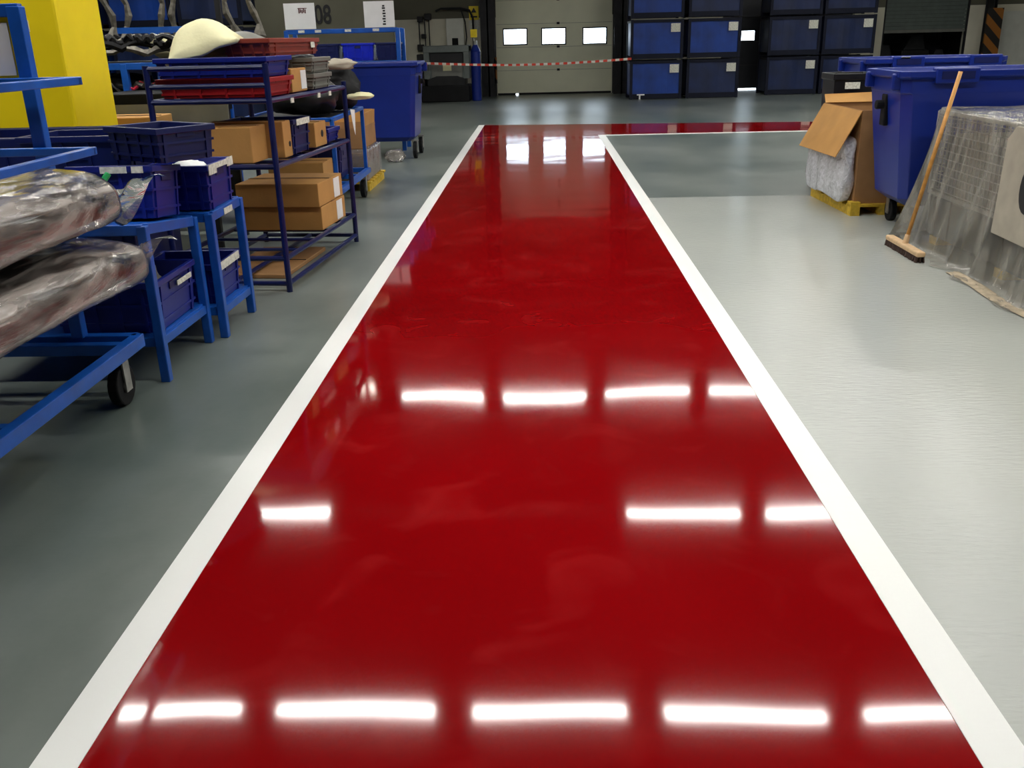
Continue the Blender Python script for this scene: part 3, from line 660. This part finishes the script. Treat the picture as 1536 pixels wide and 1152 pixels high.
for i, (x, y, z, sz, m, sd, lb) in enumerate((
        (-2.15, 8.75, .91, (.60, .55, .36), 'blackgloss', 2., 'black bag of parts on the flat trolley, nearer the pipe rack'),
        (-2.05, 9.35, .91, (.62, .55, .42), 'black', 5., 'large black bag of parts on the flat trolley, farther from the rack'),
        (-2.30, 9.05, 1.18, (.5, .5, .26), 'blackgloss', 8., 'black bundle heaped on top of the bags'),
        (-1.90, 9.15, 1.28, (.24, .34, .11), 'board', 11., 'tan foam offcut on top of the black bags'),
        (-1.76, 9.30, 1.0, (.30, .30, .07), 'cream', 14., 'yellow foam offcut sticking out of the black bags'))):
    lump('parts_bag' if 'bag' in lb[:14] or 'bundle' in lb else 'foam_offcut', lb, 'bag' if i < 3 else 'foam', (x, y, z), sz, m, sd, i*.7)
b = MB(); b.add([(-.0,-.12,.0),(.0,.10,-.02),(.02,-.06,-.24),(.02,-.10,-.2)], [(0,1,2,3)])
o = tag(b.build('paper_sheet', 'paper', None, solid=.003), 'white paper sheet hanging from the flat trolley deck', 'paper'); o.location = (-1.79, 9.1, .93)
t = thing('pallet', 'yellow wooden pallet under the wrapped cartons by the blue wheeled bin', 'pallet', (-2.2, 10.55, 0))
for x in (-.30, 0, .30): MB().box(x-.04, x+.04, -.5, .5, 0, .08).build('runner', 'pallet', t)
for k in range(6): MB().box(-.36, .36, -.5+k*.18, -.5+k*.18+.1, .08, .10).build('deck_board', 'pallet', t)
carton('carton', 'brown carton wrapped in clear film on the yellow pallet', .64, .86, .30, (-2.2, 10.5, .102), 0, 'card_dk')
MB_ = MB().box(-.34, .34, -.45, .45, 0, .34)
o = tag(MB_.build('stretch_film', 'film', None, bevel=.03), 'clear stretch film around the lower pallet carton', 'film'); o.location = (-2.2, 10.5, .102)
t = thing('open_carton', 'open brown carton with raised flaps on top of the film-wrapped carton', 'box', (-2.2, 10.5, .445))
b = MB(); shell(b, .60, .80, .22, .006, 1.0, 0, .006); b.build('body', 'card_dk', t)
MB().hexa([(.29,-.38,.22),(.30,-.38,.22),(.30,.38,.22),(.29,.38,.22)], [(.30,-.38,.36),(.31,-.38,.36),(.31,.38,.36),(.30,.38,.36)]).build('flap', 'card', t)
MB().hexa([(-.28,.39,.22),(.28,.39,.22),(.28,.40,.22),(-.28,.40,.22)], [(-.28,.41,.36),(.28,.41,.36),(.28,.42,.36),(-.28,.42,.36)]).build('flap', 'card', t)
def wheelbin(label, loc, L, W, H, m='bin', rz=0, z0=.2, notch=False, wr=.09, wf=1.0):
    """four-wheeled refuse container: tapered tub, thick rim with lugs and recesses, casters"""
    t = thing('wheeled_bin', label, 'bin', loc, rz)
    def ring(l, w_, z, c=.06):
        a, b_ = l/2, w_/2
        return [(-a+c,-b_,z),(a-c,-b_,z),(a,-b_+c,z),(a,b_-c,z),(a-c,b_,z),(-a+c,b_,z),(-a,b_-c,z),(-a,-b_+c,z)]
    rings = [ring(L*.72, W*.66, z0), ring(L*.84, W*.80, z0+.06), ring(L*.97, W*.96, H-.17), ring(L*.985, W*.975, H-.16), ring(L*.985, W*.975, H-.05),
             ring(L*.95, W*.94, H-.05), ring(L*.82, W*.78, z0+.09)]
    vs = [v for r in rings for v in r]; n = 8; fs = [tuple(range(7,-1,-1)), tuple(range(48, 56))]
    for k in range(6):
        for j in range(n): fs.append((k*n+j, k*n+(j+1)%n, (k+1)*n+(j+1)%n, (k+1)*n+j))
    MB().add(vs, fs).build('tub', m, t, bevel=.012)
    rr = [ring(L, W, H-.06), ring(L+.05, W+.05, H-.045), ring(L+.05, W+.05, H), ring(L-.02, W-.02, H), ring(L-.05, W-.05, H-.05)]
    vs = [v for r in rr for v in r]; fs = []
    for k in range(5):
        k2 = (k+1) % 5
        for j in range(n): fs.append((k*n+j, k*n+(j+1)%n, k2*n+(j+1)%n, k2*n+j))
    MB().add(vs, fs).build('rim', m, t, bevel=.006)
    for s in (-1, 1):
        for q in (-.36, .36):
            MB().box(s*L*.5-.05, s*L*.5+.06, q*W-.03, q*W+.03, H-.14, H-.02).build('lug', m, t, bevel=.012)
        MB().tube((s*(L*.5-.02), 0, H-.26), (s*(L*.5+.05), 0, H-.26), .035, 14).build('trunnion', 'black', t, bevel=.006)
        MB().box(s*(L*.48)-.02, s*(L*.48)+.02, -.05, .05, H-.42, H-.18).build('trunnion_plate', 'black', t, bevel=.01)
    if notch:
        for q in (-.22, .34):
            MB().box(q*L-.16, q*L+.16, -W/2-.035, -W/2+.05, H-.09, H+.02).build('lid_hinge', m, t, bevel=.01)
            MB().box(q*L-.12, q*L+.12, -W/2-.04, -W/2-.034, H-.06, H-.005).build('hinge_recess', 'navy', t)
    for x in (-.32, .32):
        for y in (-.26, .26): caster(t, x*L*wf, y*W*wf, wr, top=z0+.02)
    return t
bl = wheelbin('blue wheeled bin on the left, standing past the cartons', (-2.12, 13.3, 0), .95, .95, 1.26, z0=.23, wr=.115, wf=1.3)
MB().box(-.40, .40, -.36, .36, 1.0, 1.05).build('refuse', 'blackgloss', bl)
o = lump('plastic_bag', 'clear crumpled bag on the floor beside the left wheeled bin', 'bag', (-1.95, 12.62, 0), (.26, .16, .17), 'film', 6.0, amp=.6)

# ================================================================== left background: sign rack, stillages, parts
t = thing('sign_rack', 'blue tote rack with two white paper signs on top', 'rack', (-2.82, 14.2, 0))
for x in (-.80, .80):
    for y in (-.2, .3): MB().bar((x, y, 0), (x, y, 1.70), .06, .05).build('post', 'blue', t, bevel=.004)
for z in (.45, .85, 1.24, 1.68):
    for y in (-.2, .3): MB().bar((-.8, y, z), (.8, y, z), .04, .06).build('shelf_rail', 'blue', t, bevel=.004)
    if z < 1.5: MB().box(-.78, .78, -.2, .3, z+.02, z+.03).build('shelf_plate', 'dark', t)
for x in (-.62, -.38, .05, .45): MB().box(x, x+.09, -.226, -.221, 1.665, 1.70).build('sticker', 'label', t)
for i, (xa, xb) in enumerate(((-.80, -.36), (.34, .77))):
    s = MB().box(xa, xb, -.215, -.205, 1.715, 2.06).build('paper_sign', 'paper', t)
    if i == 0:
        for k in range(5): MB().box(xa+.21+k*.022, xa+.226+k*.022, -.2175, -.2155, 1.925+(k%2)*.01, 1.985-(k%3)*.008).build('print', 'ink_brown', s)
        MB().box(xa+.2, xa+.33, -.2172, -.2156, 1.985, 1.995).build('print', 'ink_brown', s)
    else:
        for k, (dx, dz) in enumerate(((0,0),(.01,.035),(0,.07),(.012,.105),(.004,.14),(.01,.175),(0,.21),(.006,.24))):
            MB().box(xb-.17+dx, xb-.125+dx-(k%2)*.012, -.2175, -.2155, 1.745+dz, 1.745+dz+.022).build('print', 'ink', s)
crate('storage_crate', 'bright blue tote on the top shelf of the sign rack', .44, .40, .24, (-2.62, 14.25, 1.272), 0, 'bin_bright', cat='crate')
crate('storage_crate', 'navy tote at the right end of the sign rack top shelf', .32, .40, .24, (-2.19, 14.25, 1.272), 0, 'navy')
crate('storage_crate', 'navy tote at the left end of the sign rack top shelf', .44, .40, .24, (-3.12, 14.25, 1.272), 0, 'navy')
carton('carton', 'brown carton on the second shelf of the sign rack', .40, .4, .22, (-2.25, 14.25, .882), 0, 'card_dk')
crate('storage_crate', 'black tote on the second shelf of the sign rack', .6, .4, .24, (-2.9, 14.25, .882), 0, 'blackgloss')

def stillage(label, loc, m, Wd=1.24, H=.93, D=1.0, rz=0, sticker=True, group=None):
    t = thing('steel_stillage', label, 'stillage', loc, rz, group)
    w2, d2 = Wd/2, D/2; z0 = .09
    for x in (-w2, w2):
        for y in (-d2, d2): MB().box(x-.035, x+.035, y-.035, y+.035, 0, H).build('corner_post', 'still_post', t, bevel=.005)
    for s in (-1, 1):
        n = 4; poly = []
        for k in range(n*2+1):                                       # corrugated side sheets
            poly.append((-w2+.035 + (Wd-.07)*k/(n*2), s*d2 + (.006 if k % 4 in (1, 2) else -.006)))
        poly2 = poly + [(a, b+.012) for a, b in reversed(poly)]
        MB().prism(poly2, 'z', z0, H-.06).build('side_sheet', m, t)
        MB().box(s*w2-.012, s*w2+.012, -d2+.035, d2-.035, z0, H-.06).build('end_sheet', m, t)
        MB().box(-w2, w2, s*d2-.03, s*d2+.03, H-.07, H-.005).build('top_rail', 'still_post', t); MB().box(-w2, w2, s*d2-.03, s*d2+.03, .012, z0+.04).build('dark_base_skirt', 'still_post', t)  # base rail deepened into a dark skirt, colouring in the shaded gap
        MB().box(s*w2-.03, s*w2+.03, -d2, d2, H-.07, H-.02).build('top_rail', 'still_post', t)
    MB().box(-w2, w2, -d2, d2, z0-.01, z0).build('base', 'still_shaded', t)
    if sticker: MB().box(w2-.28, w2-.05, -d2-.034, -d2-.028, H-.30, H-.10).build('sticker', 'label', t)
    return t
def strap():
    t = thing('strap_end', 'white strap end hanging at the foot of the stillage beside the door', 'strap', (2.55, 24.55, 0))
    MB().box(-.09, .10, -.012, 0, .10, .13).build('band', 'paper', t); MB().box(-.04, .0, -.014, -.002, .005, .11).build('tail', 'paper', t)
strap()
LV = ['bottom', 'middle', 'top']
proto = {}
def still(x, y, z, m, label):
    if m not in proto: proto[m] = stillage(label, (x, y, z), m, group='blue steel stillages')
    else: dup(proto[m], (x, y, z), 0, label)
for lv in range(3):
    still(2.93, 25.1, lv*.96, 'still', LV[lv] + ' blue stillage in the stack beside the cream door')
    still(4.35, 25.1, lv*.96, 'still' if lv == 1 else 'still_shaded', LV[lv] + ' blue stillage in the second stack from the cream door')
    still(6.48, 25.7, lv*.96, 'still_shaded', LV[lv] + ' blue stillage in the third stack, right of the dark door window')
    still(7.85, 25.7, lv*.96, 'still_shaded', LV[lv] + ' blue stillage in the rightmost stack beside the cream pier')
for c in range(3):
    for lv in range(3):
        still(-9.6+c*1.45, 20.5, lv*.96, 'still' if (c+lv) % 2 else 'still_shaded', LV[lv] + ' blue stillage behind the parts rack, ' + ['leftmost stack', 'middle stack', 'rightmost stack'][c])

# parts rack with hanging brackets at the back left
t = thing('parts_rack', 'blue steel parts rack behind the yellow cabinet, heaped with metal parts', 'rack', (-3.85, 9.1, 0))
for x in (-.85, .05, .75):
    for y in (-.3, .4): MB().bar((x, y, 0), (x, y, 1.38 if x < .5 else 1.69), .06, .06).build('post', 'blue', t, bevel=.005)
for z in (.6, 1.07, 1.36):
    for y in (-.3, .4): MB().bar((-.88, y, z), (.78, y, z), .05, .06).build('shelf_rail', 'blue', t, bevel=.005)
    MB().box(-.85, .75, -.3, .4, z+.031, z+.04).build('shelf_plate', 'dark', t)
for y in (-.3, .4): MB().bar((.05, y, 1.665), (.78, y, 1.665), .05, .05).build('shelf_rail', 'blue', t)
for x in (-.85, .75): MB().bar((x, .42, 1.36), (x, .42, 2.35), .05).build('mast', 'dark', t)
MB().bar((-.9, .42, 2.33), (1.3, .42, 2.33), .05).build('hanging_rail', 'dark', t)
PLC = ['nearest the yellow cabinet', 'second from the yellow cabinet', 'third from the yellow cabinet', 'fourth from the yellow cabinet', 'fifth from the yellow cabinet', 'sixth from the yellow cabinet', 'farthest from the yellow cabinet']
for i, x in enumerate((-4.55, -4.22, -4.03, -3.70, -3.55, -3.04, -2.78)):
    pts = [(0, 0, 0)]; rd = [.012]
    for k in range(1, 9):
        pts.append((.03*math.sin(k*1.3+i)+.012*k*(1 if i % 2 else .6), .02*math.cos(k+i), -.1*k)); rd.append(.026+.012*(k % 2)+(.028 if k > 6 else 0))
    o = MB().path(pts, rd, 6).build('hanging_bracket', 'dull_steel', None)
    o.location = (x, 9.47, 2.31); tag(o, 'bent steel bracket hanging from the rail, ' + PLC[i], 'bracket', 'hanging brackets')
rnd = random.Random(3)
TOPN = ['grey', 'black', 'tan', 'rusty', 'bright', 'dull']
for i in range(14):
    x = -4.6 + i*.115; z = 1.405 + (i % 3)*.05
    pts = []; L = .35 + .25*rnd.random(); a0 = rnd.random()*6
    for k in range(7):
        u = k/6-.5; pts.append((u*L*math.cos(a0*.3), u*.25*math.sin(a0)-.02, .05+.06*abs(math.sin(u*5+a0))))
    o = MB().path(pts, [.02+.02*rnd.random() for _ in pts], 6).build('metal_part', 'dull_steel' if i % 3 == 0 else ('black' if i % 3 == 1 else 'dark'), None)
    o.location = (x, 8.95+.2*rnd.random(), z)
    tag(o, 'bent metal part heaped on the parts rack, %s from the left' % ['first','second','third','fourth','fifth','sixth','seventh','eighth','ninth','tenth','eleventh','twelfth','thirteenth','last'][i], 'metal part', 'heaped metal parts')
ORD = ['first','second','third','fourth','fifth','sixth','seventh','eighth','ninth','tenth','eleventh','last']
for row, (z, yy, nm) in enumerate(((1.112, 8.88, 'middle shelf'), (1.53, 9.3, 'heap top'))):
    for i in range(12):
        x = -4.62 + i*.135; L = .22 + .2*rnd.random(); a0 = rnd.random()*6; pts = []
        for k in range(6):
            u = k/5-.5; pts.append((u*L, u*.2*math.sin(a0), .03+.07*abs(math.sin(u*6+a0))))
        o = MB().path(pts, [.012+.022*rnd.random() for _ in pts], 6).build('metal_part', ['steel', 'black', 'dull_steel', 'dark', 'label' if row else 'tag'][(i*2+row) % 5 if i % 4 else 2], None)
        o.location = (x, yy, z); tag(o, 'small metal part on the %s of the parts rack, %s from the left' % (nm, ORD[i]), 'metal part', 'small parts')
lump('foam_offcut', 'cream foam block at the right end of the parts rack', 'foam', (-3.55, 9.3, 1.42), (.34, .25, .22), 'cream', 21.)
for i, (x, z, m, lb) in enumerate(((-4.45, .642, 'blackgloss', 'black bag on the lower shelf of the parts rack near the cabinet'), (-3.9, 1.112, 'blackgloss', 'black tangle of parts in the middle of the parts rack'), (-3.4, .642, 'black', 'black bag on the lower shelf of the parts rack at the right'), (-4.4, 1.112, 'canvas', 'grey cloth bundle on the middle shelf of the parts rack'))):
    lump('parts_bag', lb, 'bag', (x, 9.1, z), (.5, .5, .2), m, 30.+i*3)
carton('carton', 'flat tan carton behind the navy crate below the yellow cabinet', .66, .4, .12, (-3.28, 7.38, .90), 0, 'card', tape=False)
t = thing('work_table', 'dark low work table under the flat tan carton', 'table', (-3.1, 7.42, 0))
MB().box(-.62, .62, -.35, .35, .87, .90).build('table_top', 'dark', t)
for x in (-.58, .58):
    for y in (-.32, .32): MB().bar((x, y, 0), (x, y, .87), .04).build('leg', 'dark', t)
b = MB(); b.add([(-.55,0,0),(.55,0,0),(.55,.015,.18),(-.55,.015,.18)], [(0,1,2,3)])
o = tag(b.build('grey_panel', 'grey', None, solid=.015), 'long grey panel standing behind the flat tan carton', 'panel'); o.location = (-3.08, 7.70, .905)

# machine, cabinet, switch boxes by the back wall
t = thing('machine', 'grey and black compactor machine with dark slot, left of the cream door', 'machine', (-2.4, 25.75, 0))
MB().box(-.72, .55, -.5, .5, 0, .42).build('base', 'black', t, bevel=.03)
MB().prism([(-.55, .40), (.45, .40), (.45, .58), (.25, .66), (-.30, .66), (-.55, .56)], 'y', -.46, .4).build('cowl', 'blackgloss', t, bevel=.02)
MB().box(-.50, .45, -.44, .4, .60, .96).build('front_panel', 'grey_green', t, bevel=.01)
MB().box(-.42, .38, -.455, -.44, .62, .94).build('access_plate', 'grey', t, bevel=.004)
MB().box(-.12, .1, -.47, -.455, .78, .93).build('sticker', 'cream', t)
MB().box(-.45, .40, -.38, .4, .96, 1.24).build('slot', 'ink', t)
for s in (-.62, .42): MB().box(s, s+.15, -.46, .4, .58, 1.40).build('side_frame', 'grey_green', t, bevel=.01)
MB().box(-.62, .57, -.47, .4, 1.23, 1.40).build('hood', 'grey_green', t, bevel=.015)
MB().box(-.80, -.62, -.4, .3, .4, 1.2).build('motor_box', 'dark', t, bevel=.02)
MB().box(-.85, -.62, -.42, -.40, .85, 1.0).build('red_guard', 'red', t)
t = thing('gas_cylinder', 'tall blue cylinder with yellow top beside the grey machine', 'cylinder', (-1.68, 25.6, 0))
MB().tube((0, 0, 0), (0, 0, 1.25), .13, 20).build('body', 'bin', t, bevel=.02, smooth=False); MB().tube((0, 0, 1.25), (0, 0, 1.40), .13, 20, .06).build('shoulder', 'bin', t); MB().tube((0, 0, 1.40), (0, 0, 1.50), .05, 12).build('valve', 'steel', t)
MB().box(-.11, .06, -.02, .02, 1.58, 1.78).build('yellow_tag', 'yellow', t); MB().bar((-.03, 0, 1.48), (-.03, 0, 1.6), .02).build('tag_stem', 'steel', t)
t = thing('control_cabinet', 'white wall cabinet above the grey machine', 'cabinet', (-2.34, 27.78, 1.3))
MB().box(-.28, .22, -.1, .1, 0, .80).build('body', 'white_panel', t, bevel=.015); MB().box(-.12, .05, -.13, -.1, .08, .28).build('switch', 'black', t, bevel=.01)
t = thing('conduit', 'black conduit looping from the wall cabinet', 'pipe', (0, 27.75, 0))
MB().path([(-2.9,0,2.3),(-2.75,0,2.36),(-2.2,0,2.36),(-1.95,0,2.30),(-1.86,0,2.1),(-1.86,0,1.3)], .03, 8).build('pipe', 'dark', t); MB().path([(-2.2,0,2.36),(-2.08,-.03,2.0),(-2.05,-.03,1.6),(-2.1,-.02,1.3)], .018, 8).build('cable', 'dark', t)
t = thing('switch_panel', 'black switch boxes and conduits on the cream wall beside the sign rack', 'switch', (-3.35, 27.8, 0))
for (x, z, s) in ((0, 2.1, .15), (.22, 2.16, .17), (-.02, 1.35, .17), (.22, 1.30, .13), (.08, 1.65, .12)): MB().box(x-s/2*1.1, x+s/2*1.1, -.08, .08, z-s/2, z+s/2).build('switch_box', 'dark', t, bevel=.015)
for x in (-.04, .12, .24): MB().bar((x, 0, 1.3), (x, 0, 2.1), .03).build('conduit', 'dark', t)
t = thing('warning_sign', 'yellow warning sign above a pale notice on the column by the door', 'sign', (-1.82, 27.86, 1.79))
MB().box(-.15, .12, 0, .012, .26, .62).build('yellow_plate', 'yellow', t); MB().box(-.16, .14, 0, .012, 0, .25).build('pale_notice', 'label', t)
MB().prism([(-.09, .45), (.06, .45), (-.015, .58)], 'y', -.003, 0).build('triangle', 'ink', t); MB().box(-.11, .08, -.003, 0, .32, .36).build('print', 'ink', t)
# barrier tape strung from the left bin to the stillages
P0, P1 = Vector((-3.0, 25.0, .99)), Vector((2.30, 24.5, .985)); b = MB()
def tp(u, v):
    p = P0.lerp(P1, u); z = p.z - .09*math.sin(PI*u) + (v-.5)*.055
    return (p.x - P0.x, p.y - P0.y, z - P0.z)
o = tag(b.grid(tp, 80, 1).build('barrier_tape', 'tape', None, solid=.002), 'red and white barrier tape strung across in front of the cream door', 'tape'); o.location = P0
t = thing('tape_knot', 'red tape knot at the left end of the barrier tape', 'tape', (-3.0, 25.0, .90)); MB().box(-.03, .11, -.03, .03, .02, .09).build('loop', 'tag', t, bevel=.015); MB().box(.03, .09, -.02, .02, -.04, .03).build('tail', 'tag', t, bevel=.01)

# ================================================================== RIGHT FOREGROUND
wheelbin('large blue wheeled bin behind the plastic-covered cage', (3.38, 7.66, 0), 1.36, .80, 1.22, z0=.2, notch=True)
wheelbin('second blue wheeled bin, its rim showing behind the large one', (4.0, 10.4, 0), 1.36, .98, 1.24, z0=.2, notch=True)
wheelbin('third blue wheeled bin at the right edge of the picture', (4.75, 7.8, 0), .90, .98, 1.26, z0=.2, notch=True)
tag(MB().box(0, .09, 0, .02, 0, .055).build('paper_slip', 'paper', None), 'white slip of paper stuck on the second bin rim', 'paper').location = (3.62, 9.875, 1.20)
# pallet box with bubble wrap
PX, PY, PR = 2.95, 8.66, math.radians(2)
t = thing('pallet', 'yellow wooden pallet under the open carton beside the large bin', 'pallet', (PX, PY, 0), PR)
for x in (-.25, 0, .22): MB().box(x-.035, x+.035, -.55, .55, 0, .075).build('runner', 'pallet', t)
for k in range(6): MB().box(-.29, .27, -.55+k*.2, -.55+k*.2+.1, .075, .097).build('deck_board', 'pallet', t)
for x in (-.25, .22): MB().box(x-.04, x+.04, -.57, -.47, 0, .12).build('corner_block', 'pallet', t)
t = thing('open_carton', 'tall open carton with a tan flap folded out, on the right pallet', 'box', (PX, PY, .10), PR)
b = MB(); shell(b, .50, 1.02, .78, .008, 1.0, 0, .008); b.build('body', 'card_dk', t)
MB().add([(-.25,-.50,.775),(-.25,.50,.775),(-.47,.44,.40),(-.45,-.52,.40)], [(0,1,2,3)]).build('side_flap', 'card', t, solid=.007)
MB().add([(-.24,-.51,.78),(.24,-.51,.78),(.24,-.42,.86),(-.22,-.40,.85)], [(0,1,2,3)]).build('end_flap', 'card', t, solid=.007).location = (0, 1.0, 0)
b = MB(); rslab(0, 0, .28, .13, 1.02, .54, 7, .035, 12., 44, 36).build('tmp', 'bubble'); o = bpy.data.objects['tmp']; o.name = 'bubble_wrap'
for p in o.data.polygons: p.use_smooth = True
tag(o, 'crumpled bubble wrap hanging against the side of the open carton', 'bubble wrap'); o.location = (PX-.315, PY, .10); o.rotation_euler = (0, 0, PR)
t = thing('tall_tote', 'black plastic tote standing behind the open carton', 'tote', (3.02, 9.55, 0))
b = MB(); shell(b, .40, .40, 1.13, .012, .9, .012, .02); b.build('body', 'blackgloss', t, bevel=.01)
MB().box(-.10, .04, -.222, -.214, .99, 1.05).build('sticker', 'label', t)
t = thing('red_block', 'small dark red block on the floor beside the bubble wrap', 'block', (2.83, 9.75, 0)); MB().box(-.05, .05, -.06, .06, 0, .17).build('body', 'ink_brown', t, bevel=.008); MB().box(-.06, .06, -.07, .07, .17, .19).build('cap', 'dark', t)

# cage box under polythene
CX, CY = 3.46, 6.0
t = thing('wire_cage', 'wire mesh cage box on a dark base under the polythene sheet', 'cage', (CX, CY, 0))
x0, x1, ya, yb = -.54, .52, -1.35, 1.06
MB().box(x0, x1, ya, yb, .06, .36).build('base_box', 'cage_box', t, bevel=.02)
for k in range(9): MB().box(x0-.012, x0+.01, ya+.12+k*.27, ya+.17+k*.27, .07, .35).build('base_rib', 'cage_box', t, bevel=.004)
for y in (ya+.15, (ya+yb)/2, yb-.15): MB().box(x0, x1, y-.06, y+.06, 0, .06).build('skid', 'pallet', t)
for z in (.37, .945):
    for x in (x0, x1): MB().bar((x, ya, z), (x, yb, z), .025).build('frame_rail', 'wire', t)
    for y in (ya, yb): MB().bar((x0, y, z), (x1, y, z), .025).build('frame_rail', 'wire', t)
for x in (x0, x1):
    for y in (ya, yb): MB().bar((x, y, .36), (x, y, .95), .03).build('corner_post', 'wire', t)
for face in range(2):                                                # welded mesh panels, each wire real
    g = MB(); n = 44
    xf = x0 if face == 0 else None
    if face == 0:
        for k in range(n): y = ya + (yb-ya)*(k+.5)/n; g.bar((x0, y, .38), (x0, y, .94), .006)
        for k in range(10): z = .40+.057*k; g.bar((x0-.005, ya, z), (x0-.005, yb, z), .006)
    else:
        for k in range(18): x = x0 + (x1-x0)*(k+.5)/18; g.bar((x, yb, .38), (x, yb, .94), .006)
        for k in range(10): z = .40+.057*k; g.bar((x0, yb+.005, z), (x1, yb+.005, z), .006)
    go = g.build('wire_mesh', 'wire', t); go['kind'] = 'stuff'
MB().box(x0-.02, x0-.012, -.45, -.31, .60, .78).build('dark_tag', 'navy', t); MB().box(x0-.025, x0-.021, -.45, -.34, .61, .72).build('red_tag', 'tag', t)
MB().box(x0+.05, x1-.04, ya+.05, yb-.05, .361, .80).build('padded_load', 'canvas', t, bevel=.05)
for i, (x, y, s, sd, lb) in enumerate(((3.5, 5.75, (.5,.6,.16), 3., 'black bag on top of the covered cage, nearer the viewer'), (3.55, 6.45, (.5,.6,.13), 6., 'black bag on top of the covered cage, nearer the bins'))):
    lump('parts_bag', lb, 'bag', (x, y, .985), s, 'blackgloss', sd)
# polythene sheet draped over the cage
W0, Y0, Y1 = 2.90, 4.60, 7.09
def drape(u, v):
    per = [(W0, Y0), (W0, Y1-.06), (W0+.06, Y1), (4.0, Y1)]
    ls = [Y1-.06-Y0, .085, 4.0-W0-.06]; tot = sum(ls); d = u*tot
    if d < ls[0]: p = (W0, Y0+d); n = (-1, 0)
    elif d < ls[0]+ls[1]:
        q = (d-ls[0])/ls[1]; p = (W0+.06*q, Y1-.06+.06*q); n = (-math.cos(q*PI/2), math.sin(q*PI/2))
    else: q = d-ls[0]-ls[1]; p = (W0+.06+q, Y1); n = (0, 1)
    if v < .22:                                                      # lies on the top
        q = 1 - v/.22; x = p[0] - n[0]*q*.48 if n[0] else p[0]; y = p[1] - n[1]*q*.5 if n[1] else p[1]
        return (x, y, .972 + .012*noise.noise(Vector((x*4, y*4, 0))))
    q = (v-.22)/.70
    fold = .045*math.sin(u*46+1.3*math.sin(u*17)) + .05*noise.noise(Vector((u*9, q*1.5, 2)))
    if q <= 1:
        k = q**1.5; out = .005 + k*(.15 + (.10 if n[1] > .2 and n[0] < -.2 else 0)) + fold*k
        z = .97*(1-q) + .006
    else:
        e = (v-.92)/.08; out = .155 + fold + e*.10; z = .008 + .012*abs(noise.noise(Vector((u*30, e*3, 1))))
    out = max(out, .004)
    return (p[0]+n[0]*out, p[1]+n[1]*out + (.06*q*q if n[0] < -.5 and u > .3 else 0), z)
tag(MB().grid(drape, 150, 46).build('polythene_sheet', 'sheet', None, smooth=True), 'translucent polythene sheet draped over the wire cage down to the floor', 'plastic sheet')
# beige board with oval hole
t = thing('felt_board', 'beige felt board with dark oval hole leaning on the cage at the right edge', 'board', (2.79, 5.2, .30))
b = MB(); pts = [(-.62, .0), (.55, .02), (.58, .58), (.50, .66), (-.62, .69)]
b.prism(pts, 'x', -.012, .012).build('body', 'board', t, bevel=.004)
ov = [(.20+.11*math.cos(2*PI*k/20), .34+.15*math.sin(2*PI*k/20)) for k in range(20)]
MB().prism(ov, 'x', -.016, -.0125).build('oval_hole', 'ink', t)
t.rotation_euler = (0, math.radians(3), 0)
# paper and dust swept along the sheet
def scrap(u, v):
    return ((u-.5)*.09 + .015*math.sin(v*9), (v-.5)*1.5, .006 + .03*abs(noise.noise(Vector((u*4, v*9, 3))))*(1-abs(2*u-1)))
tag(MB().grid(scrap, 8, 40).build('paper_strip', 'dust', None, smooth=True, solid=.002), 'crumpled tan paper strip on the floor along the polythene hem', 'paper').location = (2.69, 5.25, .003)
# broom
t = thing('broom', 'wooden broom leaning against the polythene-covered cage', 'broom', (2.60, 6.60, 0))
bh = MB().box(-.03, .03, -.31, .31, .042, .078).build('head', 'wood_pale', t, bevel=.01)
br = MB()
for i in range(3):
    for k in range(46):
        y = -.30+.6*k/45+.004*rnd.random(); x = -.02+.02*i; dx, dy = (x*.35)+.01*rnd.random()-.005, .012*rnd.random()-.006
        br.hexa([(x+dx-.005,y+dy-.006,.003),(x+dx+.005,y+dy-.006,.003),(x+dx+.005,y+dy+.006,.003),(x+dx-.005,y+dy+.006,.003)], [(x-.004,y-.004,.045),(x+.004,y-.004,.045),(x+.004,y+.004,.045),(x-.004,y+.004,.045)])
bo = br.build('bristles', 'bristle', t); bo['kind'] = 'stuff'
tp_ = Vector((.25, .06, 1.235)); MB().tube((0, 0, .07), tp_, .014, 12).build('handle', 'wood', t, smooth=True)
d_ = tp_.normalized(); MB().tube(Vector((0,0,.07)), Vector((0,0,.07))+d_*.07, .022, 12, .017).build('socket', 'wood_pale', t)
